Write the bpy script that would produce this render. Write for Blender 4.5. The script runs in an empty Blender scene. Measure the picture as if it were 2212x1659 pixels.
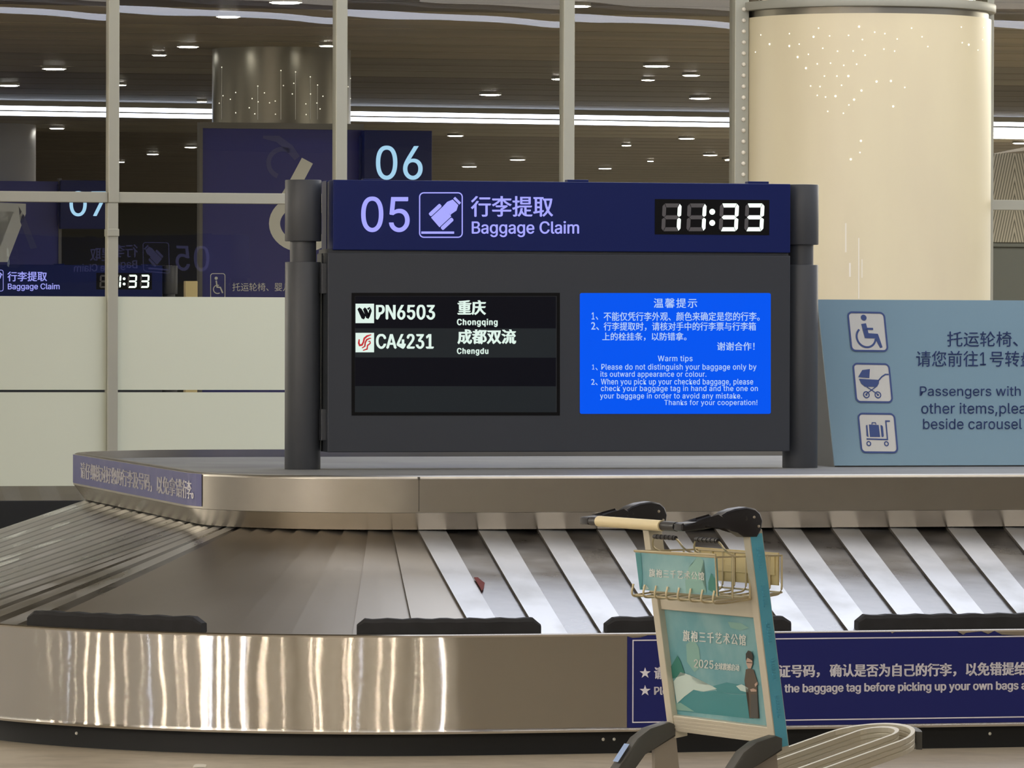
import bpy, bmesh, math, random
from mathutils import Vector, Matrix
random.seed(7)
S = bpy.context.scene
COL = S.collection

# ------------------------------------------------------------------ camera
F, YH, CAMH, ROLL = 11500.0, 715.0, 1.5, 0.003
PITCH = math.atan((829.5 - YH) / F)
cam_d = bpy.data.cameras.new('camera')
cam_d.sensor_width = 36.0
cam_d.lens = 36.0 * F / 2212.0
cam_d.clip_start, cam_d.clip_end = 0.1, 400
cam = bpy.data.objects.new('camera', cam_d)
COL.objects.link(cam)
CR = Matrix.Rotation(math.pi / 2 - PITCH, 3, 'X') @ Matrix.Rotation(ROLL, 3, 'Z')
CP = Vector((0, 0, CAMH))
cam.matrix_world = Matrix.Translation(CP) @ CR.to_4x4()
S.camera = cam

# ------------------------------------------------------------------ light and exposure
S.view_settings.view_transform = 'Standard'
S.view_settings.look = 'None'
S.view_settings.exposure = 0.0
S.view_settings.gamma = 1.0
S.view_settings.use_curve_mapping = False
S.cycles.use_denoising = True
S.cycles.max_bounces = 6
S.cycles.sample_clamp_indirect = 4.0
world = bpy.data.worlds.new('hall_ambience')
S.world = world
world.use_nodes = True
wb = world.node_tree.nodes['Background']
wb.inputs[0].default_value = (1.0, 0.97, 0.92, 1)
wb.inputs[1].default_value = 0.9
LAMP_COOL, LAMP_FAR, SPOT_NEAR, SPOT_FAR = 9.0, 6.0, 170.0, 45.0

# ------------------------------------------------------------------ frames of reference
TH = math.radians(13.0)

def ray(px, py):
    return CR @ Vector(((px - 1106) / F, -(py - 829.5) / F, -1.0))

def hit(px, py, P, N):
    d = ray(px, py)
    return CP + d * ((Vector(P) - CP).dot(N) / d.dot(N))

U = Vector((math.cos(TH), math.sin(TH), 0))
V = Vector((-math.sin(TH), math.cos(TH), 0))
ZZ = Vector((0, 0, 1))
O = hit(1200, 1629.6, (0, 0, 0), ZZ) - 0.04 * V      # front face of the carousel skirt

def loc(w):
    w = w - O
    return Vector((w.dot(U), w.dot(V), w.z))

def wld(p):
    return O + U * p[0] + V * p[1] + ZZ * p[2]

def onv(px, py, v):
    return loc(hit(px, py, O + v * V, V))

def onz(px, py, z):
    return loc(hit(px, py, (0, 0, z), ZZ))

def vd(d):
    return (d - O.y) / V.y

# ------------------------------------------------------------------ materials
def lin(c):
    return tuple(((x / 255) / 12.92 if x / 255 <= 0.04045 else ((x / 255 + 0.055) / 1.055) ** 2.4) for x in c) + (1,)

def mat(name, rgb, rough=0.5, metal=0.0, emit=0.0, ecol=None, spec=0.5, noise=None, aniso=None, bump=None, coat=0.0):
    m = bpy.data.materials.new(name)
    m.use_nodes = True
    nt = m.node_tree
    b = nt.nodes['Principled BSDF']
    b.inputs['Base Color'].default_value = lin(rgb)
    b.inputs['Roughness'].default_value = rough
    b.inputs['Metallic'].default_value = metal
    b.inputs['Specular IOR Level'].default_value = spec
    if coat:
        b.inputs['Coat Weight'].default_value = coat
        b.inputs['Coat Roughness'].default_value = 0.08
    if emit:
        b.inputs['Emission Color'].default_value = lin(ecol or rgb)
        b.inputs['Emission Strength'].default_value = emit
    tc = nt.nodes.new('ShaderNodeTexCoord')
    if noise:   # (scale xyz, other rgb, amount, roughness swing)
        sc, rgb2, lo, hi, rs = noise
        mp = nt.nodes.new('ShaderNodeMapping')
        mp.inputs['Scale'].default_value = sc
        n = nt.nodes.new('ShaderNodeTexNoise')
        n.inputs['Scale'].default_value = 1.0
        n.inputs['Detail'].default_value = 6
        cr = nt.nodes.new('ShaderNodeValToRGB')
        cr.color_ramp.elements[0].position = lo
        cr.color_ramp.elements[1].position = hi
        cr.color_ramp.elements[0].color = lin(rgb)
        cr.color_ramp.elements[1].color = lin(rgb2)
        nt.links.new(tc.outputs['Object'], mp.inputs['Vector'])
        nt.links.new(mp.outputs[0], n.inputs['Vector'])
        nt.links.new(n.outputs['Fac'], cr.inputs[0])
        nt.links.new(cr.outputs[0], b.inputs['Base Color'])
        if rs:
            mr = nt.nodes.new('ShaderNodeMapRange')
            mr.inputs['From Min'].default_value = lo
            mr.inputs['From Max'].default_value = hi
            mr.inputs['To Min'].default_value = rough
            mr.inputs['To Max'].default_value = rough + rs
            nt.links.new(n.outputs['Fac'], mr.inputs['Value'])
            nt.links.new(mr.outputs[0], b.inputs['Roughness'])
    if aniso:
        b.inputs['Anisotropic'].default_value = aniso
        cx = nt.nodes.new('ShaderNodeCombineXYZ')
        cx.inputs[2].default_value = 1.0
        nt.links.new(cx.outputs[0], b.inputs['Tangent'])
    if bump:    # (scale xyz, distance)
        sc, dist = bump
        mp = nt.nodes.new('ShaderNodeMapping')
        mp.inputs['Scale'].default_value = sc
        n = nt.nodes.new('ShaderNodeTexNoise')
        n.inputs['Scale'].default_value = 1.0
        n.inputs['Detail'].default_value = 2
        bp = nt.nodes.new('ShaderNodeBump')
        bp.inputs['Strength'].default_value = 1.0
        bp.inputs['Distance'].default_value = dist
        nt.links.new(tc.outputs['Object'], mp.inputs['Vector'])
        nt.links.new(mp.outputs[0], n.inputs['Vector'])
        nt.links.new(n.outputs['Fac'], bp.inputs['Height'])
        nt.links.new(bp.outputs[0], b.inputs['Normal'])
    return m

M = {}
M['skirt'] = mat('brushed_steel', (210, 205, 198), 0.10, 1.0, aniso=1.0, bump=((2.2, 2.2, 1.6), 0.005))
def brush(m, k):
    """brushed finish: microscopic horizontal grooves that scatter reflections up and down"""
    nt = m.node_tree
    b = nt.nodes['Principled BSDF']
    old = b.inputs['Normal'].links[0].from_socket if b.inputs['Normal'].links else None
    ge = nt.nodes.new('ShaderNodeNewGeometry')
    sc = nt.nodes.new('ShaderNodeVectorMath')
    sc.operation = 'SCALE'
    sc.inputs['Scale'].default_value = 7919.0
    nt.links.new(ge.outputs['Position'], sc.inputs[0])
    wn = nt.nodes.new('ShaderNodeTexWhiteNoise')
    nt.links.new(sc.outputs[0], wn.inputs['Vector'])
    sp = nt.nodes.new('ShaderNodeSeparateColor')
    nt.links.new(wn.outputs['Color'], sp.inputs[0])
    ad = nt.nodes.new('ShaderNodeMath')
    nt.links.new(sp.outputs[0], ad.inputs[0])
    nt.links.new(sp.outputs[1], ad.inputs[1])
    mu_ = nt.nodes.new('ShaderNodeMath')
    mu_.operation = 'MULTIPLY_ADD'
    mu_.inputs[1].default_value = k
    mu_.inputs[2].default_value = -k
    nt.links.new(ad.outputs[0], mu_.inputs[0])
    cx = nt.nodes.new('ShaderNodeCombineXYZ')
    nt.links.new(mu_.outputs[0], cx.inputs[2])
    va = nt.nodes.new('ShaderNodeVectorMath')
    nt.links.new(old or ge.outputs['Normal'], va.inputs[0])
    nt.links.new(cx.outputs[0], va.inputs[1])
    vn = nt.nodes.new('ShaderNodeVectorMath')
    vn.operation = 'NORMALIZE'
    nt.links.new(va.outputs[0], vn.inputs[0])
    nt.links.new(vn.outputs[0], b.inputs['Normal'])
    return m

M['steel'] = mat('plate_steel', (226, 228, 231), 0.48, 1.0, noise=((5, 5, 5), (208, 210, 212), 0.45, 0.7, 0.06))
M['dim_worn'] = mat('dim_worn_plate_steel', (142, 141, 141), 0.27, 1.0, noise=((4, 9, 9), (186, 186, 187), 0.38, 0.8, 0.16))  # darker base puts these halves' dim reflections into colour; the smears are wear
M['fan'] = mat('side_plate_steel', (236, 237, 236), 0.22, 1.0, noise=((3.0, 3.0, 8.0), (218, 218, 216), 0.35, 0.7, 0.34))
M['corner'] = mat('corner_plate_steel', (182, 176, 166), 0.38, 1.0, noise=((1.5, 1.5, 3), (198, 193, 185), 0.3, 0.8, 0.06))  # browner base stands in for the dim reflections round the corner
M['fascia'] = mat('satin_steel', (164, 159, 150), 0.32, 1.0, noise=((3, 3, 3), (152, 147, 139), 0.4, 0.7, 0.06))
M['deck'] = mat('deck_steel', (142, 142, 140), 0.5, 0.0, spec=0.1, noise=((2, 2, 2), (132, 132, 131), 0.4, 0.7, 0.08))
M['flap'] = mat('flap_steel', (150, 142, 130), 0.26, 1.0, bump=((4, 4, 4), 0.004))
brush(M['skirt'], 0.32)
brush(M['flap'], 0.10)
M['plinth'] = mat('black_plinth', (28, 30, 32), 0.5, spec=0.3)
M['rubber'] = mat('black_rubber', (24, 24, 26), 0.65, spec=0.3, noise=((20, 20, 20), (34, 34, 36), 0.4, 0.7, 0.1))
M['navy'] = mat('navy_sticker', (20, 26, 90), 0.45, spec=0.3)
M['navy_old'] = mat('faded_navy_sticker', (46, 50, 120), 0.45, noise=((6, 6, 6), (72, 74, 128), 0.5, 0.75, 0))
M['white_print'] = mat('white_print', (205, 202, 210), 0.5)
M['header'] = mat('navy_header', (8, 26, 90), 0.4, spec=0.25)
M['post'] = mat('charcoal_paint', (60, 63, 69), 0.45)
M['panel'] = mat('graphite_paint', (54, 58, 66), 0.45, spec=0.35)
M['black'] = mat('black_plastic', (10, 10, 13), 0.4, spec=0.15)
M['row_a'] = mat('dark_row', (16, 17, 28), 0.35, spec=0.12)
M['row_b'] = mat('grey_row', (42, 48, 54), 0.35, spec=0.12)
M['letter'] = mat('lit_lavender', (20, 20, 30), 0.5, emit=1.0, ecol=(165, 166, 255))
M['seg_on'] = mat('lit_segment', (20, 20, 20), 0.5, emit=1.5, ecol=(240, 255, 242))
M['seg_off'] = mat('unlit_segment', (88, 86, 90), 0.4)
M['lcd_blue'] = mat('blue_screen', (5, 5, 10), 0.3, emit=0.95, ecol=(2, 88, 246), spec=0.08)
M['lcd_text'] = mat('blue_screen_text', (10, 10, 10), 0.5, emit=0.9, ecol=(186, 214, 255))
M['led_text'] = mat('pale_screen_text', (10, 10, 10), 0.5, emit=0.95, ecol=(226, 246, 236))
M['logo_red'] = mat('red_logo', (190, 30, 40), 0.5, emit=0.35)
M['cyan_num'] = mat('lit_cyan', (20, 20, 20), 0.5, emit=0.95, ecol=(176, 224, 255))
M['teal_board'] = mat('pale_teal_board', (120, 150, 168), 0.25, coat=0.2)
M['board_side'] = mat('grey_board_side', (108, 108, 108), 0.6)
M['board_ink'] = mat('blue_ink', (42, 66, 124), 0.5)
M['icon_bg'] = mat('icon_white', (196, 196, 192), 0.5)
M['cream'] = mat('cream_column', (218, 207, 176), 0.3, noise=((2, 2, 0.6), (210, 198, 170), 0.35, 0.7, 0.05))
M['ring'] = mat('grey_ring', (150, 149, 140), 0.4)
M['chrome'] = mat('mirror_steel', (205, 196, 178), 0.12, 1.0)
M['spark'] = mat('glowing_dot', (255, 250, 230), 0.4, emit=1.2, ecol=(255, 248, 228))
M['scuff_glint'] = mat('white_scuff_glint', (232, 226, 214), 0.5)
M['dark_col'] = mat('dark_steel_column', (118, 114, 104), 0.3, 0.85)
M['grey_col'] = mat('grey_column', (150, 150, 154), 0.4)
M['mullion'] = mat('aluminium_frame', (168, 167, 155), 0.4, 0.35)
M['film'] = mat('frosted_film', (206, 211, 196), 0.75)
M['wall_dark'] = mat('dark_wall', (62, 63, 58), 0.8)
M['wall_near'] = mat('near_hall_wall', (196, 188, 172), 0.7)
M['board_navy'] = mat('navy_number_board', (38, 42, 124), 0.4)
M['frame_grey'] = mat('grey_frame', (104, 102, 98), 0.5)
M['num_grey'] = mat('grey_numeral', (226, 227, 220), 0.5)
M['refl_faint'] = mat('faint_reflection', (70, 74, 128), 0.5)
M['alu'] = mat('cream_aluminium', (204, 198, 182), 0.42, 0.25)
M['alu_side'] = mat('grey_aluminium', (172, 165, 152), 0.45, 0.3)
M['cart_teal'] = mat('teal_strip', (92, 176, 206), 0.35)
M['plate_grey'] = mat('grey_cart_plate', (160, 152, 142), 0.5, 0.3)
M['cart_black'] = mat('cart_black_plastic', (34, 33, 38), 0.32, noise=((60, 60, 60), (70, 68, 66), 0.66, 0.74, 0.1))
M['leg_grey'] = mat('cart_dark_leg', (72, 72, 70), 0.5)
M['wire'] = mat('cream_wire', (196, 184, 152), 0.35, 0.5)
M['ivory'] = mat('ivory_plate', (206, 190, 142), 0.5)
M['grip'] = mat('ivory_grip', (222, 208, 168), 0.45)
M['ad'] = mat('teal_print', (98, 156, 168), 0.35, noise=((6, 6, 5), (140, 182, 186), 0.42, 0.66, 0))
M['ad_dark'] = mat('dark_teal_print', (60, 136, 144), 0.4)
M['ad_pale'] = mat('pale_print', (196, 216, 212), 0.45)
M['ad_green'] = mat('green_print', (40, 118, 108), 0.45)
M['ad_text'] = mat('pale_print_text', (246, 249, 246), 0.5)
M['robe'] = mat('brown_print', (86, 76, 66), 0.5)
M['skin_print'] = mat('skin_print', (186, 160, 146), 0.5)
M['hair_print'] = mat('hair_print', (36, 32, 30), 0.5)
M['sticker_blue'] = mat('pale_blue_sticker', (150, 176, 220), 0.4)
M['scrap'] = mat('red_scrap', (104, 44, 42), 0.7)
M['paper'] = mat('white_paper', (200, 196, 186), 0.7)
M['lamp_cool'] = mat('cool_tube', (255, 255, 255), 0.5, emit=LAMP_COOL, ecol=(226, 234, 255))
M['lamp_far'] = mat('far_tube', (255, 255, 255), 0.5, emit=LAMP_FAR, ecol=(226, 234, 255))
M['panel_cool'] = mat('cool_panel', (255, 255, 255), 0.5, emit=3.2, ecol=(232, 239, 255))
M['panel_wall'] = mat('wall_panel', (255, 255, 255), 0.5, emit=2.2, ecol=(255, 251, 240))
M['panel_top'] = mat('top_panel', (255, 255, 255), 0.5, emit=1.3, ecol=(236, 241, 255))
M['panel_back'] = mat('back_panel', (255, 255, 255), 0.5, emit=5.0, ecol=(255, 246, 230))
M['panel_warm'] = mat('warm_panel', (255, 255, 255), 0.5, emit=3.2, ecol=(255, 248, 238))
M['panel_far'] = mat('far_panel', (255, 255, 255), 0.5, emit=17.0, ecol=(255, 246, 228))
M['spot_near'] = mat('warm_streak_lamp', (255, 255, 255), 0.5, emit=SPOT_NEAR, ecol=(255, 238, 214))
M['spot_cool'] = mat('cool_streak_lamp', (255, 255, 255), 0.5, emit=SPOT_NEAR, ecol=(214, 230, 255))
M['spot_far'] = mat('far_lamp_disc', (255, 255, 255), 0.5, emit=SPOT_FAR, ecol=(255, 250, 240))
M['lamp_body'] = mat('lamp_body', (150, 148, 140), 0.5)
M['ceil_light'] = mat('ceiling_sheen_light', (176, 166, 146), 0.45, noise=((0.25, 1.2, 1), (150, 142, 126), 0.4, 0.65, 0))
M['ceil_mid'] = mat('ceiling_sheen_mid', (146, 140, 126), 0.45, noise=((0.25, 1.2, 1), (128, 122, 112), 0.4, 0.65, 0))
M['ceil_dark'] = mat('ceiling_sheen_dark', (104, 96, 88), 0.45, noise=((0.25, 1.2, 1), (88, 82, 76), 0.4, 0.65, 0))
M['ceil_gap'] = mat('ceiling_gap', (40, 38, 36), 0.8)
M['floor'] = mat('tan_floor', (158, 148, 130), 0.38, noise=((6, 6, 6), (148, 138, 122), 0.42, 0.62, 0.08))
M['seam'] = mat('dark_seam', (70, 66, 60), 0.7)
M['counter'] = mat('dark_counter', (38, 44, 42), 0.5)

def glass():
    m = bpy.data.materials.new('clear_glass')
    m.use_nodes = True
    nt = m.node_tree
    nt.nodes.clear()
    out = nt.nodes.new('ShaderNodeOutputMaterial')
    tr = nt.nodes.new('ShaderNodeBsdfTransparent')
    tr.inputs[0].default_value = (0.90, 0.92, 0.90, 1)
    gl = nt.nodes.new('ShaderNodeBsdfGlossy')
    gl.inputs['Roughness'].default_value = 0.0
    fr = nt.nodes.new('ShaderNodeFresnel')
    fr.inputs['IOR'].default_value = 1.6
    mx = nt.nodes.new('ShaderNodeMixShader')
    tc = nt.nodes.new('ShaderNodeTexCoord')
    n = nt.nodes.new('ShaderNodeTexNoise')
    n.inputs['Scale'].default_value = 1.1
    n.inputs['Detail'].default_value = 1
    bp = nt.nodes.new('ShaderNodeBump')
    bp.inputs['Distance'].default_value = 0.002
    nt.links.new(tc.outputs['Object'], n.inputs['Vector'])
    nt.links.new(n.outputs['Fac'], bp.inputs['Height'])
    nt.links.new(bp.outputs[0], gl.inputs['Normal'])
    nt.links.new(fr.outputs[0], mx.inputs[0])
    nt.links.new(tr.outputs[0], mx.inputs[1])
    nt.links.new(gl.outputs[0], mx.inputs[2])
    nt.links.new(mx.outputs[0], out.inputs[0])
    return m
M['glass'] = glass()

def mural():
    m = bpy.data.materials.new('leaf_pattern_mural')
    m.use_nodes = True
    nt = m.node_tree
    b = nt.nodes['Principled BSDF']
    b.inputs['Roughness'].default_value = 0.6
    tc = nt.nodes.new('ShaderNodeTexCoord')
    sx = nt.nodes.new('ShaderNodeSeparateXYZ')
    nt.links.new(tc.outputs['Object'], sx.inputs[0])
    def mth(op, a, bb=None):
        k = nt.nodes.new('ShaderNodeMath')
        k.operation = op
        for i, x in enumerate((a, bb)):
            if x is None:
                continue
            if isinstance(x, (int, float)):
                k.inputs[i].default_value = x
            else:
                nt.links.new(x, k.inputs[i])
        return k.outputs[0]
    xx = mth('ABSOLUTE', mth('SUBTRACT', mth('FRACT', mth('MULTIPLY', sx.outputs[0], 1.7)), 0.5))
    s = mth('FRACT', mth('MULTIPLY', mth('ADD', mth('MULTIPLY', xx, 1.9), mth('MULTIPLY', sx.outputs[2], 0.7)), 9.0))
    k = mth('LESS_THAN', s, 0.3)
    mx = nt.nodes.new('ShaderNodeMix')
    mx.data_type = 'RGBA'
    mx.inputs[6].default_value = lin((186, 182, 170))
    mx.inputs[7].default_value = lin((92, 92, 86))
    nt.links.new(k, mx.inputs[0])
    nt.links.new(mx.outputs[2], b.inputs['Base Color'])
    return m
M['mural'] = mural()

# ------------------------------------------------------------------ object helpers
def new_obj(name, bm, m, parent=None, smooth=False):
    bmesh.ops.recalc_face_normals(bm, faces=bm.faces)
    me = bpy.data.meshes.new(name)
    bm.to_mesh(me)
    bm.free()
    for x in (m if isinstance(m, (list, tuple)) else [m]):
        me.materials.append(M[x] if isinstance(x, str) else x)
    if smooth:
        for p in me.polygons:
            p.use_smooth = True
        try:
            me.set_sharp_from_angle(angle=math.radians(35))
        except Exception:
            pass
    o = bpy.data.objects.new(name, me)
    COL.objects.link(o)
    if parent is not None:
        o.parent = parent
    return o

def tag(o, label=None, cat=None, group=None, kind=None):
    for k, x in (('label', label), ('category', cat), ('group', group), ('kind', kind)):
        if x:
            o[k] = x
    return o

class Thing:
    """an Empty at the thing's base; parts are given in the carousel frame and stored relative to the base"""
    def __init__(self, name, label, cat, base, group=None, kind=None, rot=TH, world_base=None):
        self.base = Vector(base)
        e = bpy.data.objects.new(name, None)
        e.empty_display_size = 0.1
        COL.objects.link(e)
        e.location = world_base if world_base is not None else wld(base)
        e.rotation_euler = (0, 0, rot)
        tag(e, label, cat, group, kind)
        self.e = e

    def part(self, name, bm, m, parent=None, smooth=False, label=None, kind=None):
        bmesh.ops.translate(bm, verts=bm.verts, vec=-self.base)
        o = new_obj(name, bm, m, parent or self.e, smooth)
        return tag(o, label, kind=kind)

def solo(name, bm, m, base, label=None, cat=None, group=None, kind=None, smooth=False):
    """a thing that is one mesh (carousel frame)"""
    base = Vector(base)
    bmesh.ops.translate(bm, verts=bm.verts, vec=-base)
    o = new_obj(name, bm, m, None, smooth)
    o.location = wld(base)
    o.rotation_euler = (0, 0, TH)
    return tag(o, label, cat, group, kind)

def copy_tree(o, parent=None):
    c = o.copy()
    COL.objects.link(c)
    if parent is not None:
        c.parent = parent
    for ch in list(o.children):
        copy_tree(ch, c)
    return c

def BM():
    return bmesh.new()

def box(bm, a, b, bev=0.0, mi=0):
    a, b = Vector(a), Vector(b)
    r = bmesh.ops.create_cube(bm, size=1.0)
    vs = r['verts']
    for v in vs:
        v.co = Vector(((a.x + b.x) / 2 + v.co.x * (b.x - a.x), (a.y + b.y) / 2 + v.co.y * (b.y - a.y), (a.z + b.z) / 2 + v.co.z * (b.z - a.z)))
    fs = set(f for v in vs for f in v.link_faces)
    for f in fs:
        f.material_index = mi
    if bev:
        es = set(e for v in vs for e in v.link_edges)
        bmesh.ops.bevel(bm, geom=list(es), offset=bev, segments=2, profile=0.5, affect='EDGES')
    return bm

def cyl(bm, c, r, z0, z1, n=48, r2=None, bev=0.0):
    res = bmesh.ops.create_cone(bm, cap_ends=True, segments=n, radius1=r, radius2=r if r2 is None else r2, depth=z1 - z0)
    bmesh.ops.translate(bm, verts=res['verts'], vec=(c[0], c[1], (z0 + z1) / 2))
    if bev:
        es = [e for v in res['verts'] for e in v.link_edges if len(e.link_faces) == 2 and any(len(f.verts) > 4 for f in e.link_faces)]
        bmesh.ops.bevel(bm, geom=list(set(es)), offset=bev, segments=2, profile=0.5, affect='EDGES')
    return bm

def tube(bm, pts, r, n=8, closed=False):
    pts = [Vector(p) for p in pts]
    rings = []
    N = len(pts)
    for i, p in enumerate(pts):
        a = pts[(i - 1) % N] if (closed or i > 0) else p
        b = pts[(i + 1) % N] if (closed or i < N - 1) else p
        t = (b - a).normalized()
        up = Vector((0, 0, 1)) if abs(t.z) < 0.9 else Vector((1, 0, 0))
        x = t.cross(up).normalized()
        y = x.cross(t).normalized()
        rings.append([bm.verts.new(p + (x * math.cos(k * 2 * math.pi / n) + y * math.sin(k * 2 * math.pi / n)) * r) for k in range(n)])
    M_ = N if closed else N - 1
    for i in range(M_):
        A, B = rings[i], rings[(i + 1) % N]
        for k in range(n):
            bm.faces.new((A[k], A[(k + 1) % n], B[(k + 1) % n], B[k]))
    if not closed:
        bm.faces.new(rings[0][::-1])
        bm.faces.new(rings[-1])
    return bm

def rounded(pts, r, n=5):
    """polyline with its inner corners rounded"""
    pts = [Vector(p) for p in pts]
    out = [pts[0]]
    for i in range(1, len(pts) - 1):
        p, a, b = pts[i], pts[i - 1], pts[i + 1]
        da, db = (a - p), (b - p)
        q = min(r, da.length / 2, db.length / 2)
        s, e = p + da.normalized() * q, p + db.normalized() * q
        for k in range(n + 1):
            t = k / n
            out.append(s * (1 - t) ** 2 + p * 2 * t * (1 - t) + e * t * t)
    out.append(pts[-1])
    return out

def prism(bm, pts, vec, mi=0):
    """closed polygon extruded by vec"""
    vec = Vector(vec)
    A = [bm.verts.new(Vector(p)) for p in pts]
    B = [bm.verts.new(Vector(p) + vec) for p in pts]
    n = len(pts)
    fs = [bm.faces.new(A), bm.faces.new(B[::-1])]
    for i in range(n):
        fs.append(bm.faces.new((A[i], B[i], B[(i + 1) % n], A[(i + 1) % n])))
    for f in fs:
        f.material_index = mi
    return bm

def poly(bm, pts, mi=0):
    f = bm.faces.new([bm.verts.new(Vector(p)) for p in pts])
    f.material_index = mi
    return bm

# ---- 2-D drawing on a surface; pf maps drawing coordinates to a point
def stroke(bm, pts, w, pf, closed=False, mi=0):
    P = [Vector((p[0], p[1])) for p in pts]
    N = len(P)
    L, R_ = [], []
    for i, p in enumerate(P):
        a = P[(i - 1) % N] if (closed or i > 0) else None
        b = P[(i + 1) % N] if (closed or i < N - 1) else None
        d1 = (p - a).normalized() if a is not None and (p - a).length else None
        d2 = (b - p).normalized() if b is not None and (b - p).length else None
        d = ((d1 or d2) + (d2 or d1))
        d = d.normalized() if d.length > 1e-6 else (d1 or d2)
        nrm = Vector((-d.y, d.x))
        k = 1.0
        if d1 is not None and d2 is not None:
            k = 1 / max(0.5, nrm.dot(Vector((-d1.y, d1.x))))
        ww = w[i] if isinstance(w, (list, tuple)) else w
        L.append(bm.verts.new(pf(*(p + nrm * ww / 2 * k))))
        R_.append(bm.verts.new(pf(*(p - nrm * ww / 2 * k))))
    for i in range(N if closed else N - 1):
        j = (i + 1) % N
        f = bm.faces.new((L[i], L[j], R_[j], R_[i]))
        f.material_index = mi
    return bm

def fill(bm, pts, pf, mi=0):
    f = bm.faces.new([bm.verts.new(pf(*p)) for p in pts])
    f.material_index = mi
    r = bmesh.ops.triangulate(bm, faces=[f])
    for g in r['faces']:
        g.material_index = mi
    return bm

def arc(cx, cy, r, a0, a1, n=20, ry=None):
    ry = r if ry is None else ry
    return [(cx + r * math.cos(math.radians(a0 + (a1 - a0) * i / n)), cy + ry * math.sin(math.radians(a0 + (a1 - a0) * i / n))) for i in range(n + 1)]

def rrect(x0, y0, x1, y1, r, n=6):
    p = []
    for cx, cy, a in ((x1 - r, y0 + r, -90), (x1 - r, y1 - r, 0), (x0 + r, y1 - r, 90), (x0 + r, y0 + r, 180)):
        p += arc(cx, cy, r, a, a + 90, n)
    return p

FONT = {'cjk': None, 'latin': None, 'mono': None}
try:
    _fd = bpy.utils.resource_path('LOCAL') + '/datafiles/fonts/'
    FONT['latin'] = bpy.data.fonts.load(_fd + 'Inter.woff2')
except Exception:
    pass
_tc = {}

def glyphs(body, bold=0.0, font='cjk', space=1.0):
    key = (body, bold, font, space)
    if key in _tc:
        return _tc[key]
    c = bpy.data.curves.new('lettering_outline', 'FONT')
    c.body = body
    c.resolution_u = 3
    c.offset = bold
    c.space_character = space
    if FONT.get(font):
        c.font = FONT[font]
    o = bpy.data.objects.new('lettering_outline', c)
    COL.objects.link(o)
    dg = bpy.context.evaluated_depsgraph_get()
    dg.update()
    me = bpy.data.meshes.new_from_object(o.evaluated_get(dg))
    vs = [(v.co.x, v.co.y) for v in me.vertices]
    fs = [tuple(p.vertices) for p in me.polygons]
    bpy.data.objects.remove(o)
    bpy.data.curves.remove(c)
    bpy.data.meshes.remove(me)
    x0, x1 = min(v[0] for v in vs), max(v[0] for v in vs)
    y0, y1 = min(v[1] for v in vs), max(v[1] for v in vs)
    vs = [((v[0] - x0) / (x1 - x0), (v[1] - y0) / (y1 - y0)) for v in vs]
    _tc[key] = (vs, fs)
    return _tc[key]

def write(bm, body, x0, x1, ytop, ybot, pf, bold=0.0, font='cjk', mi=0, space=1.0, tilt=0.0):
    """text whose ink fills the given box of drawing coordinates (y grows downward)"""
    vs, fs = glyphs(body, 0.0, font, space)
    d = bold * abs(ybot - ytop)
    x0, x1 = x0 + d, x1 - d * math.copysign(1, x1 - x0)
    for ox, oy in (((-d, -d / 2), (d, -d / 2), (0, d / 2)) if bold else ((0, 0),)):
        B = [bm.verts.new(pf(x0 + a * (x1 - x0) + ox, ybot + (ytop - ybot) * b + tilt * a + oy)) for a, b in vs]
        for f in fs:
            try:
                g = bm.faces.new([B[i] for i in f])
                g.material_index = mi
            except ValueError:
                pass
    return bm

def lines(thing, rows, m, parent, pf, bold=0.0, name='lettering'):
    """each line of writing a part of its own; rows of (text, x0, x1, top, bottom[, font[, space[, tilt]]])"""
    out = []
    for r in rows:
        b = BM()
        r = list(r) + ['cjk', 1.0, 0.0][len(r) - 5:]
        write(b, r[0], r[1], r[2], r[3], r[4], pf, bold, r[5], 0, r[6], r[7])
        out.append(thing.part(name, b, m, parent=parent))
    return out

def ring_frame(bm, x0, y0, x1, y1, w, pf, mi=0):
    stroke(bm, [(x0, y0), (x1, y0), (x1, y1), (x0, y1)], w, pf, True, mi)

# ================================================================== SETTING
LEFT, RIGHT = -45.0, 45.0
bm = BM()
poly(bm, [(LEFT, -40, 0), (RIGHT, -40, 0), (RIGHT, 96, 0), (LEFT, 96, 0)])
solo('floor', bm, 'floor', (0, 0, 0), kind='structure')

CZ = 4.15
bm = BM()
def sheen_band(v):  # grazing sheen on the planks painted as lighter and darker bands
    if v < 14: return 1
    if v < 25.2: return 2
    if v < 32.6: return 0
    if v < 36.4: return 1
    if v < 44.3: return 2
    if v < 52: return 1
    return 2
v = -40.0
while v < 96:
    w = 1.25
    box(bm, (LEFT, v, CZ), (RIGHT, v + w - 0.06, CZ + 0.06), mi=sheen_band(v + 0.3))
    v += w
box(bm, (LEFT, -40, CZ + 0.06), (RIGHT, 96, CZ + 0.12), mi=3)
solo('ceiling', bm, ['ceil_light', 'ceil_mid', 'ceil_dark', 'ceil_gap'], (0, 0, CZ), kind='structure')

bm = BM()
box(bm, (LEFT, -40.3, 0), (RIGHT, -40, CZ + 0.3))
solo('wall_front', bm, 'wall_near', (0, -40, 0), kind='structure')
bm = BM()
box(bm, (LEFT, 95, 0), (RIGHT, 95.3, CZ + 0.3))
solo('wall_back', bm, 'wall_dark', (0, 95, 0), kind='structure')

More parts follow.
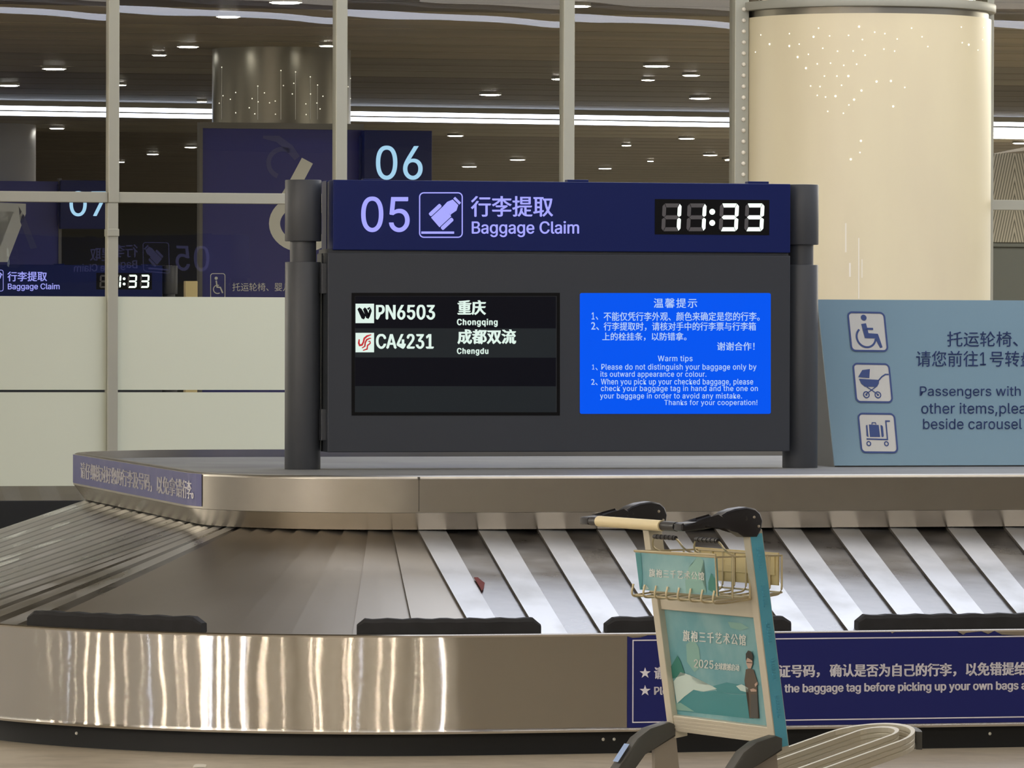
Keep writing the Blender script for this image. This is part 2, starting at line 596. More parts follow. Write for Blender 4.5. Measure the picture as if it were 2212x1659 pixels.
# glass wall
VW = 10.0
mull = [(-3.84, -3.78), (-2.585, -2.525), (-1.34, -1.28), (-0.093, -0.035), (1.145, 1.208), (2.409, 2.472)]
for i, (a, b) in enumerate(mull):
    bm = BM()
    box(bm, (a, VW - 0.05, 2.18), (b, VW + 0.05, CZ), 0.004)
    box(bm, (a - 0.004, VW - 0.045, 0), (b - 0.004, VW + 0.045, 2.181), 0.004)
    box(bm, (a - 0.006, VW - 0.055, 2.0), (b + 0.0, VW + 0.055, 2.04), 0.003)
    solo('trim_%d' % (i + 1), bm, 'mullion', ((a + b) / 2, VW, 0), kind='structure')
bm = BM()
box(bm, (3.375, VW - 0.06, 0), (3.455, VW + 0.06, CZ), 0.004)
o = solo('trim_7', bm, 'mullion', (3.415, VW, 0), kind='structure')
bm = BM()
for k in range(22):
    z = 2.0 + k * 0.0605
    r = bmesh.ops.create_uvsphere(bm, u_segments=8, v_segments=5, radius=0.012)
    bmesh.ops.translate(bm, verts=r['verts'], vec=Vector((3.424, VW - 0.062, z)) - Vector((3.415, VW, 0)))
tag(new_obj('led_glint', bm, 'scuff_glint', o), kind='structure')  # white dots stand in for an LED strip reflected in the frame
for i, (a, b) in enumerate(((4.83, 4.87), (6.1, 6.16), (7.35, 7.41))):
    bm = BM()
    box(bm, (a, VW - 0.05, 0), (b, VW + 0.05, CZ), 0.004)
    solo('trim_%d' % (i + 8), bm, 'mullion', ((a + b) / 2, VW, 0), kind='structure')
edges = [-3.84] + [x for m_ in mull for x in (m_[0],)][1:] + [3.375]
k = 0
bays = []
alls = mull + [(3.375, 3.455)]
for i in range(len(alls) - 1):
    bays.append((alls[i][1], alls[i + 1][0]))
bays += [(4.87, 6.1), (6.16, 7.35)]
tn = 11
for i, (a, b) in enumerate(bays):
    bm = BM()
    box(bm, (a, VW - 0.036, 2.181), (b, VW + 0.036, 2.238), 0.003)
    solo('trim_%d' % tn, bm, 'mullion', ((a + b) / 2, VW, 2.2), kind='structure')
    tn += 1
    bm = BM()
    box(bm, (a, VW - 0.04, 0.0), (b, VW + 0.04, 0.585), 0.003)
    solo('trim_%d' % tn, bm, 'plinth', ((a + b) / 2, VW, 0), kind='structure')
    tn += 1
    bm = BM()
    poly(bm, [(a, VW, 0.585), (b, VW, 0.585), (b, VW, CZ), (a, VW, CZ)])
    g = solo('window_%d' % (i + 1), bm, 'glass', ((a + b) / 2, VW, 0.585), kind='structure')
    base = Vector(((a + b) / 2, VW, 0.585))
    for z0, z1 in ((0.664, 1.165), (1.178, 1.678)):
        bm = BM()
        box(bm, Vector((a, VW - 0.004, z0)) - base, Vector((b, VW - 0.002, z1)) - base)
        tag(new_obj('frosted_film', bm, 'film', g), kind='structure')

# ------------------------------------------------------------------ columns
def on_cyl(px, py, c, r):
    """point of a round column's near face seen at a pixel (carousel frame)"""
    d = ray(px, py)
    w = wld((c[0], c[1], 0))
    q = Vector((CP.x - w.x, CP.y - w.y))
    a = d.x ** 2 + d.y ** 2
    b = 2 * (q.x * d.x + q.y * d.y)
    cc = q.length_squared - r * r
    D = b * b - 4 * a * cc
    if D < 0:
        return None
    return loc(CP + d * ((-b - math.sqrt(D)) / (2 * a)))

CC = (4.144, VW + 0.0)
col = Thing('round_column', 'thick cream round column with tiny lights standing in the glass wall', 'column', (CC[0], CC[1], 0))
bm = cyl(BM(), CC, 0.69, 0, 3.225, 96)
shaft = col.part('shaft', bm, 'cream', smooth=True)
bm = cyl(BM(), CC, 0.675, 3.225, 3.262, 96)
col.part('groove', bm, 'dark_col', smooth=True, label='dark polished groove')
bm = cyl(BM(), CC, 0.715, 3.262, 3.31, 96, bev=0.006)
col.part('collar', bm, 'ring', smooth=True, label='grey collar ring')
bm = cyl(BM(), CC, 0.60, 3.31, CZ, 96)
col.part('upper_drum', bm, 'chrome', smooth=True, label='polished metal drum')
pts = [(925,153),(1145,145),(1430,153),(1700,147),(767,183),(985,195),(898,200),(1088,192),(1163,215),(1487,200),(1352,212),(767,250),(820,240),(948,262),(1028,278),(1113,277),(1338,278),(1518,253),(1705,232),(1740,243),(870,295),(812,310),(1178,300),(918,347),(990,343),(1062,355),(1132,349),(857,370),(957,413),(1025,413),(1087,413),(1240,443),(1318,440),(1393,475),(882,467),(933,470),(1050,463),(1158,492),(918,518),(963,527),(1017,522),(1118,541),(975,605),(1060,615),(1330,578),(1090,570),(1155,765),(1150,828),(1100,865),(583,283),(612,190),(1820,150),(1815,215),(1790,272),(660,240),(1230,175),(1285,183),(1280,267)]
bm = BM()
for x, y in pts:
    p = on_cyl(1400 + x / 2.513, y / 2.513, CC, 0.69)
    if p:
        r = bmesh.ops.create_uvsphere(bm, u_segments=6, v_segments=4, radius=0.0038 if (x * 7 + y) % 3 else 0.006)
        bmesh.ops.translate(bm, verts=r['verts'], vec=p)
col.part('sparkle_dots', bm, 'spark', label='tiny white lights scattered over the upper shaft')
bm = BM()
for x, y0, y1, w in ((1827, 482, 545, 3), (1855, 514, 645, 2.5), (1836, 568, 598, 4), (1862, 560, 600, 2)):
    P = []
    for y in [y0 + (y1 - y0) * i / 8 for i in range(9)]:
        P.append((on_cyl(x - w / 2, y, CC, 0.6915), on_cyl(x + w / 2, y, CC, 0.6915)))
    for i in range(8):
        poly(bm, [P[i][0], P[i][1], P[i + 1][1], P[i + 1][0]])
col.part('scuff_marks', bm, 'scuff_glint')

V6 = vd(49.3)
c6x = onv(607.5, 400, V6).x
C6 = (c6x, V6)
z6 = onv(607, 90, V6 - 0.65).z
c6 = Thing('round_column', 'dark polished round column rising behind the navy number 6 board', 'column', (C6[0], C6[1], 0))
c6.part('shaft', cyl(BM(), C6, 0.655, 0, CZ, 72), 'dark_col', smooth=True)
bm = BM()
for x, y in ((255,555),(1085,600),(1290,620),(1498,690),(760,820),(1600,805),(450,910),(853,915),(272,955),(375,1005),(680,995),(765,1040),(1005,1030),(925,1055),(1675,962),(1500,930),(1435,1070),(1265,780),(1120,812),(1245,930),(220,1060),(640,1125),(717,1210),(1008,1215),(1440,1220),(450,1195),(1635,1140),(1590,1058),(2060,712),(2030,828),(2078,920),(2060,995)):
    p = on_cyl(440 + x / 6.506, 60 + y / 6.506, C6, 0.655)
    if p:
        r = bmesh.ops.create_uvsphere(bm, u_segments=6, v_segments=4, radius=0.0062)
        bmesh.ops.translate(bm, verts=r['verts'], vec=p)
for x, y0 in ((1085, 600), (1290, 620), (1498, 690), (760, 820), (1600, 805), (255, 555)):
    P = []
    for y in (y0, 1290):
        P.append((on_cyl(440 + (x - 3) / 6.506, 60 + y / 6.506, C6, 0.657), on_cyl(440 + (x + 3) / 6.506, 60 + y / 6.506, C6, 0.657)))
    poly(bm, [P[0][0], P[0][1], P[1][1], P[1][0]], 1)
c6.part('sparkle_dots', bm, ['spark', 'num_grey'], label='painted glints and vertical trails of reflected lights')  # dots and strips stand in for downlights reflected in the polished shaft

V7 = vd(68.0)
C7 = (onv(-38, 300, V7).x, V7)
c7 = Thing('round_column', 'pale grey round column above the navy number 7 board', 'column', (C7[0], C7[1], 0))
c7.part('shaft', cyl(BM(), C7, 0.69, 0, onv(40, 250, V7).z, 72, bev=0.1), 'grey_col', smooth=True)

# ------------------------------------------------------------------ number boards and flag signs beyond the glass
VB = vd(48.2)
def pbx(v):
    return lambda x, y: onv(x, y, v)
a = onv(437, 277, VB); b = onv(785, 277, VB)
nb = Thing('number_board', 'tall navy board with a large grey numeral 6 beyond the glass', 'sign board', ((a.x + b.x) / 2, VB, 0))
bm = box(BM(), (a.x, VB, 0.02), (b.x, VB + 0.08, a.z))
nb.part('panel', bm, 'board_navy')
e = onv(430, 264, VB)
bm = box(BM(), (e.x, VB - 0.03, 0), (a.x, VB + 0.1, e.z))
box(bm, (a.x, VB - 0.03, a.z), (b.x, VB + 0.1, e.z))
nb.part('frame', bm, 'frame_grey')
bm = BM()
pf = pbx(VB - 0.003)
stroke(bm, [(664, 347), (640, 392), (618, 428)], [27, 27, 26], pf)
ringp = arc(655, 483, 62, 0, 360, 40, ry=50)[:-1]
stroke(bm, ringp, 24, pf, True)
nb.part('numeral', bm, 'num_grey', label='large pale grey 6')
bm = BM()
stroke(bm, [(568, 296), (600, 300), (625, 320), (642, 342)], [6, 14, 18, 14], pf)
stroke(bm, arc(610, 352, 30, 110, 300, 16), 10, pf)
nb.part('reflected_figure', bm, 'refl_faint')  # faint figure painted in for a reflection on the glass
bm = BM()
stroke(bm, rrect(455, 591, 486, 645, 5), 1.6, pf, True)
fill(bm, arc(467, 601, 3.5, 0, 330, 10), pf)
stroke(bm, [(467, 606), (469, 620), (476, 621), (481, 633)], 3, pf)
stroke(bm, arc(470, 625, 9, 60, 290, 14), 2, pf)
write(bm, '托运轮椅、婴儿', 502, 628, 611, 629, pf)
nb.part('lettering', bm, 'num_grey')

V7B = vd(67.0)
a = onv(-190, 389, V7B); b = onv(126, 389, V7B)
n7 = Thing('number_board', 'navy board with a large grey numeral 7 beyond the leftmost pane', 'sign board', ((a.x + b.x) / 2, V7B, 0))
n7.part('panel', box(BM(), (a.x, V7B, 0.02), (b.x, V7B + 0.08, a.z)), 'board_navy')
n7.part('frame', box(BM(), (b.x, V7B - 0.03, 0), (b.x + 0.04, V7B + 0.1, a.z + 0.04)), 'frame_grey')
pf = pbx(V7B - 0.003)
bm = BM()
fill(bm, [(-40, 436), (56, 440), (56, 462), (16, 566), (-12, 566), (30, 456), (-40, 456)], pf)
n7.part('numeral', bm, 'num_grey')
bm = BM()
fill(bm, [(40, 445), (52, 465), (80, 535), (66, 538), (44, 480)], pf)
n7.part('reflected_figure', bm, 'refl_faint')  # mirrored stroke, a reflection put into paint

def flag(name_lab, x0, x1, y0, y1, v, txt, tx0, tx1, ty0, ty1):
    a, b = onv(x0, y0, v), onv(x1, y1, v)
    t = Thing('flag_sign', name_lab, 'sign', ((a.x + b.x) / 2, v, b.z))
    t.part('light_box', box(BM(), (a.x, v, b.z), (b.x, v + 0.15, a.z), 0.005), 'header')
    bm = BM()
    write(bm, txt, tx0, tx1, ty0, ty1, pbx(v - 0.003), 0.012, 'latin')
    t.part('numerals', bm, 'cyan_num', label='lit pale cyan %s' % txt)
    t.part('bracket', box(BM(), (a.x - 0.02, v + 0.10, b.z + 0.05), (a.x + 0.04, v + 0.168, a.z - 0.05), 0.003), 'header')
flag('dark sign box with glowing 06 above the grey display frame', 787, 933, 281, 410, VB - 0.2, '06', 812, 913, 315, 388)
flag('dark sign box with glowing 07 behind the leftmost transom', 131, 250, 389, 495, V7B - 0.2, '07', 150, 232, 413, 467)

# other bits beyond the glass
v_ = vd(44)
a = onv(401, 607, v_); b = onv(427, 607, v_)
kb = Thing('kiosk', 'narrow cream kiosk top beside the navy number 6 board', 'kiosk', ((a.x + b.x) / 2, v_, 0))
kb.part('body', box(BM(), (a.x, v_, 0.04), (b.x, v_ + 0.1, a.z), 0.004), 'ivory')
kb.part('foot', box(BM(), (a.x - 0.03, v_ - 0.05, 0), (b.x + 0.03, v_ + 0.15, 0.04), 0.004), 'plinth')
v_ = vd(62)
a = onv(2060, 330, v_); b = onv(2420, 525, v_)
mu = Thing('mural_panel', 'pale wall panel of radiating leaf lines right of the cream column', 'wall panel', ((a.x + b.x) / 2, v_, 0))
mu.part('panel', box(BM(), (a.x, v_, b.z), (b.x, v_ + 0.1, a.z)), 'mural')
mu.part('base', box(BM(), (a.x, v_, 0), (b.x, v_ + 0.1, b.z)), 'wall_dark')
v_ = vd(42)
a = onv(2030, 525, v_); b = onv(2400, 525, v_)
ct = Thing('counter', 'dark green black counter right of the cream column beyond the glass', 'counter', ((a.x + b.x) / 2, v_, 0))
ct.part('front', box(BM(), (a.x, v_, 0), (b.x, v_ + 0.6, a.z - 0.03)), 'counter')
ct.part('top', box(BM(), (a.x - 0.03, v_ - 0.03, a.z - 0.03), (b.x + 0.03, v_ + 0.63, a.z), 0.004), 'counter')

# ================================================================== CAROUSEL
UC = onv(905, 1028.8, 1.0).x
RO = 1.75
VT = 6.40
Q = math.pi * RO / 2
LS = VT - 2 * RO
def path(t, i):
    if t >= 0:
        return Vector((UC + t, i, 0))
    t = -t
    if t <= Q:
        a = t / RO
        return Vector((UC - (RO - i) * math.sin(a), RO - (RO - i) * math.cos(a), 0))
    t -= Q
    if t <= LS:
        return Vector((UC - RO + i, RO + t, 0))
    t -= LS
    if t <= Q:
        a = t / RO
        return Vector((UC - (RO - i) * math.cos(a), VT - RO + (RO - i) * math.sin(a), 0))
    return Vector((UC + t - Q, VT - i, 0))

UEND = 9.0
def tlist(n=26):
    return ([UEND - UC] + [UEND - UC - k * (UEND - UC) / 12 for k in range(1, 12)] + [0] + [-Q * k / n for k in range(1, n + 1)]
            + [-Q - LS * k / 6 for k in range(1, 7)] + [-Q - LS - Q * k / n for k in range(1, n + 1)] + [-2 * Q - LS - (UEND - UC) * k / 12 for k in range(1, 13)])

def sweep(bm, prof, ts, closed=False, mi=0):
    rows = []
    for t in ts:
        rows.append([bm.verts.new(path(t, i) + ZZ * z) for i, z in prof])
    n = len(prof)
    for A, B in zip(rows, rows[1:]):
        for k in range(n if closed else n - 1):
            f = bm.faces.new((A[k], A[(k + 1) % n], B[(k + 1) % n], B[k]))
            f.material_index = mi
    return bm

def t_at(px, py, inset, z):
    """path parameter of the point of the front or side wall seen at a pixel's column"""
    best = None
    for k in range(-700, 500):
        t = k * 0.01
        p = wld(path(t, inset) + ZZ * z)
        d = CR.transposed() @ (p - CP)
        x = 1106 - F * d.x / d.z
        e = abs(x - px)
        if t < -Q - LS - 0.6:
            continue
        if best is None or e < best[0]:
            best = (e, t)
    return best[1]

ZK, ZR, ZD = 0.431, 0.962, 0.929
car = Thing('baggage_carousel', 'stainless steel baggage carousel with a sloping belt of metal plates', 'baggage carousel', (UC, 0, 0))
TS = tlist()
bm = sweep(BM(), [(0.05, 0.0), (0.05, 0.085), (0.3, 0.085), (0.3, 0.0)], TS, True)
car.part('plinth', bm, 'plinth', smooth=True, label='black kick plinth')
bm = sweep(BM(), [(0.03, 0.078), (0.0, 0.080), (-0.003, 0.088), (0.0, 0.096), (0.0, 0.0965), (0.0, 0.100), (0.0, ZK - 0.014), (0.0, ZK - 0.0105), (0.0, ZK - 0.010), (-0.003, ZK - 0.004), (0.003, ZK), (0.03, ZK - 0.002), (0.034, 0.30), (0.034, 0.09)], TS, True)
skirt = car.part('skirt', bm, 'skirt', smooth=True, label='brushed steel skirt with wavy light streaks')
# belt of overlapping plates
bm = BM()
P = 0.2285
prof = []
for k in range(9):
    f = k / 8
    prof.append((0.036 + f * 1.05, 0.405 + f * 0.352 - 0.004 * math.sin(math.pi * f)))
t0 = onv(1033, 1140, 1.06).x - UC
ts = t0 + P * math.floor((UEND - UC - t0) / P)
TB = -2 * Q - LS - (UEND - UC)
while ts - P > TB:
    pts = [(ts, 0.0005), (ts - P * 0.53, 0.0062), (ts - P, 0.0115)]   # right end low, left end raised
    rows = []
    for t, h in pts:
        rows.append([bm.verts.new(path(t, i) + ZZ * (z + h)) for i, z in prof])
    rows.append([bm.verts.new(path(ts - P, i) + ZZ * (z - 0.004)) for i, z in prof])
    for r_, (A, B) in enumerate(zip(rows, rows[1:])):
        for k in range(len(prof) - 1):
            f = bm.faces.new((A[k], A[k + 1], B[k + 1], B[k]))
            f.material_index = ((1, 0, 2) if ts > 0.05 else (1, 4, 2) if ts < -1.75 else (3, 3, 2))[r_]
    ts -= P
car.part('belt', bm, ['steel', 'dim_worn', 'seam', 'corner', 'fan'], label='sloping overlapped steel plates')
# inner fascia, flap, recessed deck
bm = sweep(BM(), [(1.06, 0.79), (1.0, 0.826), (1.0, 0.827), (1.0, 0.830), (1.0, ZR - 0.016), (1.0, ZR - 0.0125), (1.0, ZR - 0.012), (1.004, ZR - 0.004), (1.012, ZR), (1.045, ZR), (1.045, ZD - 0.01), (1.08, ZD - 0.01), (1.08, 0.79)], TS, True)
fas = car.part('fascia', bm, 'fascia', smooth=True, label='satin steel fascia rim')
bm = sweep(BM(), [(1.002, 0.8255), (1.05, 0.761), (1.055, 0.761), (1.03, 0.8255)], TS, True)
car.part('flap', bm, 'flap', smooth=True, label='narrow polished flap under the fascia')
bm = BM()
rim = [path(t, 1.05) for t in TS]
A = [bm.verts.new(p + ZZ * ZD) for p in rim]
B = [bm.verts.new(p + ZZ * (ZD - 0.02)) for p in rim]
bm.faces.new(A); bm.faces.new(B[::-1])
for i in range(len(A)):
    j = (i + 1) % len(A)
    bm.faces.new((A[i], B[i], B[j], A[j]))
car.part('deck', bm, 'deck', label='grey recessed deck')
# seam of the fascia
bm = BM()
box(bm, (UC - 0.0015, 0.9985, 0.83), (UC + 0.0015, 1.001, ZR - 0.006))
box(bm, (UC - 0.004, 0.997, ZR - 0.016), (UC + 0.004, 1.004, ZR - 0.004))
car.part('joint', bm, 'seam', parent=fas)
# rubber bumpers at the foot of the belt
for x0, x1 in ((60, 436), (772, 1166), (1310, 1706), (1855, 2245)):
    ta, tb = t_at(x0, 1366, 0.045, ZK), t_at(x1, 1366, 0.045, ZK)
    n = 24
    bm = BM()
    rows = []
    ph = random.random() * 6
    for k in range(n + 1):
        t = ta + (tb - ta) * k / n
        f = min(1.0, 0.6 + min(k, n - k) * 0.4)
        h = 0.053 * f * (1 + 0.04 * math.sin(ph + k * 1.7))
        w = 0.004
        rows.append([bm.verts.new(path(t, i) + ZZ * z) for i, z in ((0.040, ZK - 0.012), (0.040, ZK + h * 0.75), (0.046, ZK + h * 0.97), (0.055, ZK + h), (0.085, ZK + h), (0.092, ZK + h * 0.9), (0.094, ZK - 0.012))])
    for A, B in zip(rows, rows[1:]):
        for k in range(7):
            bm.faces.new((A[k], A[(k + 1) % 7], B[(k + 1) % 7], B[k]))
    bm.faces.new(rows[0]); bm.faces.new(rows[-1][::-1])
    car.part('rubber_bumper', bm, 'rubber', label='black rubber bumper strip')
# bolts on the plinth
for x, y in ((164, 1600), (1303, 1602), (1326, 1603), (2137, 1588)):
    t = t_at(x, y, 0.05, 0.05)
    bm = BM()
    r = bmesh.ops.create_uvsphere(bm, u_segments=8, v_segments=6, radius=0.006)
    bmesh.ops.translate(bm, verts=r['verts'], vec=path(t, 0.05) + ZZ * 0.05)
    car.part('bolt', bm, 'num_grey')
# navy notice sticker on the front of the skirt
st = onv(1355, 1372, 0); 
bm = BM()
top, bot = 0.424, 0.094
R0 = 3.6
edge = [(st.x, top - 0.006), (st.x + 0.02, top - 0.012), (st.x + 0.05, top - 0.010), (st.x + 0.075, top - 0.003)]
ux = lambda px: onv(px, 1368, 0).x
edge += [(ux(1765), top), (ux(1768), top - 0.004), (ux(1771), top), (ux(1924), top), (ux(1927), top - 0.006), (ux(1932), top), (ux(2068), top), (ux(2069), top - 0.014), (ux(2081), top - 0.013), (ux(2087), top - 0.006), (ux(2120), top - 0.001), (ux(2125), top - 0.008), (ux(2135), top - 0.011), (ux(2148), top), (ux(2167), top - 0.016), (ux(2210), top - 0.018), (R0, top - 0.018)]
ring_ = [(x, z) for x, z in edge] + [(R0, bot), (st.x, bot)]
f = bm.faces.new([bm.verts.new((x, -0.0018, z)) for x, z in ring_])
bmesh.ops.triangulate(bm, faces=[f])
sk = car.part('notice_sticker', bm, 'navy', label='navy notice sticker with white text and two stars')
pf = pbx(-0.003)
bm = BM()
x0_, z0_, z1_ = onv(1367, 1385, 0).x, 0.113, 0.404
g = lambda x, z: Vector((x, -0.003, z))
stroke(bm, [(x0_, z0_), (R0 - 0.04, z0_), (R0 - 0.04, z1_), (x0_, z1_)], 0.0042, g, True)
car.part('border', bm, 'white_print', parent=sk)
for cy in (1454, 1492):
    bm = BM()
    sp = []
    for k in range(10):
        r_ = 12.5 if k % 2 == 0 else 4.9
        an = math.radians(-90 + 36 * k)
        sp.append((1393.5 + r_ * math.cos(an), cy + r_ * math.sin(an)))
    for k in range(0, 10, 2):
        fill(bm, [sp[k], sp[(k + 1) % 10], (1393.5, cy), sp[k - 1]], pf)
    car.part('star', bm, 'white_print', parent=sk)
lines(car, [('请您在提取行李前先核对好行李', 1413, 1660, 1441, 1467), ('凭证号码，', 1654, 1771, 1437, 1465, 'cjk', 1, -2), ('确认是否为自己的行李，', 1792, 2066, 1435, 1463, 'cjk', 1, -2),
    ('以免错提给您带来不便。', 2086, 2362, 1432, 1460, 'cjk', 1, -4), ('Please check the number o', 1413, 1674, 1484, 1501, 'latin'),
    ('n the baggage tag before picking up your own bags avoid taking by mistake', 1677, 2445, 1478, 1501, 'latin', 1, -10)], 'white_print', sk, pf, 0.04)
# sticker round the left side of the fascia
tn_, tf_ = t_at(437, 1050, 1.0, 0.9), t_at(148, 1010, 1.0, 0.9)
bm = BM()
n = 30
za, zb = 0.834, 0.957
rows = [[bm.verts.new(path(tn_ + (tf_ - tn_) * k / n, 0.998) + ZZ * z) for z in (za, zb)] for k in range(n + 1)]
for A, B in zip(rows, rows[1:]):
    bm.faces.new((A[0], A[1], B[1], B[0]))
s2 = car.part('side_sticker', bm, 'navy_old', label='faded navy sticker with white text on the left side of the rim')
pfs = lambda x, y: path(tf_ + (tn_ - tf_) * x, 0.9965) + ZZ * (zb - y * (zb - za))
for tx, xa, xb in (('请仔细核对好您的行李及号码，', 0.12, 0.65), ('以免拿错行李。', 0.685, 0.95)):
    bm = BM()
    for k in (-2, -1, 0, 1, 2):
        write(bm, tx, xa + k * 0.0012, xb + k * 0.0012, 0.22, 0.80, pfs)
    car.part('lettering', bm, 'white_print', parent=s2)

# scrap on the belt and on the floor
p = onv(1040, 1262, 0.47)
zb_ = 0.405 + (p.y - 0.036) / 1.05 * 0.352
bm = BM()
f = 0.47
P0_ = onv(1040, 1258, 0.5)
sl = 0.335
def on_belt(px, py):
    N = (V * -0.318 + ZZ * 0.948)
    return loc(hit(px, py, wld((0, 0.5, 0.405 + 0.464 / 1.05 * 0.352 + 0.0075)), N))
prism(bm, [on_belt(x, y) for x, y in ((1024, 1249), (1032, 1249), (1040, 1256), (1047, 1261), (1045, 1272), (1041, 1277), (1036, 1268))], (0, -0.001, 0.004))
c_ = on_belt(1037, 1262)
solo('paper_scrap', bm, 'scrap', c_, 'small dark red scrap lying on the sloping belt plates', 'scrap')
bm = BM()
q = onz(430, 1657, 0)
prism(bm, [(q.x - 0.025, q.y - 0.02, 0.001), (q.x + 0.02, q.y - 0.015, 0.001), (q.x + 0.012, q.y + 0.012, 0.001), (q.x - 0.012, q.y + 0.016, 0.001)], (0.004, 0.003, 0.008))
solo('paper_scrap', bm, 'paper', q, 'tiny white paper scrap on the floor at the bottom edge', 'scrap')

# ================================================================== DISPLAY SIGN
VA = onz(654, 1014.5, ZD).y + 0.068
VS = VA - 0.12
PZ0, PZ1, HZ0, HZ1 = 1.001, 1.818, 1.830, 2.117
uL, uR = onv(708, 700, VS).x, onv(1707, 700, VS).x
hL, hR = onv(719, 460, VS).x, onv(1707, 460, VS).x
pL, pR = onv(654, 800, VA).x, onv(1728.5, 800, VA).x
sc = ((pL + pR) / 2, VA, ZD)
sg = Thing('display_sign', 'grey double post display sign showing 05 Baggage Claim on the carousel deck', 'display sign', sc)
for u_ in (pL, pR):
    po = sg.part('post', cyl(BM(), (u_, VA), 0.054, ZD, 2.05, 40), 'post', smooth=True)
    sg.part('sleeve', cyl(BM(), (u_, VA), 0.074, ZD, 1.781, 48, bev=0.002), 'post', parent=po, smooth=True)
    sg.part('cap', cyl(BM(), (u_, VA), 0.075, 1.866, 2.118, 48, bev=0.003), 'post', parent=po, smooth=True)
bm = box(BM(), (uL, VS, PZ0), (uR, VS + 0.10, PZ1), 0.004)
box(bm, (uL, VA + 0.02, PZ0), (uR, VA + 0.12, PZ1), 0.004)
box(bm, (uL + 0.01, VS + 0.09, PZ0 + 0.01), (uR - 0.01, VA + 0.03, PZ1 - 0.005))
box(bm, (uL + 0.006, VS + 0.012, PZ1 - 0.01), (uR - 0.006, VA + 0.108, HZ0 + 0.004))
house = sg.part('housing', bm, 'panel', label='graphite screen housing')
for zc in ((568, 634), (884, 952)):
    zt, zb2 = onv(700, zc[0], VS).z, onv(700, zc[1], VS).z
    bm = box(BM(), (pL + 0.06, VS + 0.03, zb2), (uL + 0.002, VS + 0.075, zt), 0.003)
    sg.part('hinge', bm, 'post', parent=house)
bm = box(BM(), (hL, VS - 0.004, HZ0), (hR, VS + 0.10, HZ1), 0.003)
box(bm, (hL, VA + 0.02, HZ0), (hR, VA + 0.124, HZ1), 0.003)
box(bm, (hL + 0.004, VS + 0.095, HZ0 + 0.005), (hR - 0.004, VA + 0.025, HZ1 - 0.004), mi=1)
hd = sg.part('header', bm, ['header', 'panel'], label='navy header box')
bm = BM()
for px in (1250, 1640):
    u_ = onv(px, 390, VS).x
    box(bm, (u_ - 0.045, VS + 0.01, HZ1), (u_ + 0.045, VS + 0.06, HZ1 + 0.01), 0.002)
box(bm, (onv(812, 390, VS).x - 0.05, VS + 0.02, HZ1), (onv(812, 390, VS).x + 0.03, VS + 0.06, HZ1 + 0.006), 0.002)
sg.part('clip', bm, 'header', parent=hd)

FV = VS - 0.0065
pf = pbx(FV)
FACE = []   # parts repeated on the other face
bm = BM()
write(bm, '05', 780, 885, 425, 501, pf, 0.012, 'latin')
num = sg.part('numerals', bm, 'letter', parent=hd, label='lit lavender 05')
FACE.append(num)
FACE += lines(sg, [('行李提取', 1017, 1195, 424, 468), ('Baggage Claim', 1019, 1251, 478, 512, 'latin')], 'letter', hd, pf, 0.02)
bm = BM()
stroke(bm, rrect(906.5, 416.5, 998.5, 512.5, 9), 2.6, pf, True)
fill(bm, [(910, 500), (981, 500), (981, 505), (910, 505)], pf)
c0, a1, a2 = Vector((953, 468.6)), Vector((0.655, 0.756)), Vector((0.733, -0.68))
def case(s0, s1, t_=17.5, r_=5):
    q = rrect(s0, -t_, s1, t_, r_)
    fill(bm, [tuple(c0 + a1 * x + a2 * y) for x, y in q], pf)
case(-24, -15.5, 16.5, 3)
case(-14, 14, 17.5, 1)
case(15.5, 24, 16.5, 3)
stroke(bm, [tuple(c0 + a1 * x + a2 * y) for x, y in ((-11, 17), (-10, 21), (9, 21), (10, 17))], 2.2, pf)
fill(bm, [(961, 446), (958, 452), (955, 448), (966, 436), (978, 431), (990, 443), (986, 455), (974, 463), (966, 461)], pf)
fill(bm, [(979, 429), (983, 425), (996, 438), (992, 442)], pf)
ic = sg.part('pictogram', bm, 'letter', parent=hd, label='lit square icon of a hand lifting a suitcase')
FACE.append(ic)
bm = BM()
c1, c2 = onv(1414, 430, VS), onv(1661, 508, VS)
box(bm, (c1.x, VS - 0.0055, c2.z), (c2.x, VS - 0.002, c1.z))
cb = sg.part('clock_window', bm, 'black', parent=hd)
FACE.append(cb)
on_, off_ = BM(), BM()
DIG = {'1': 'bc', '3': 'abgcd'}
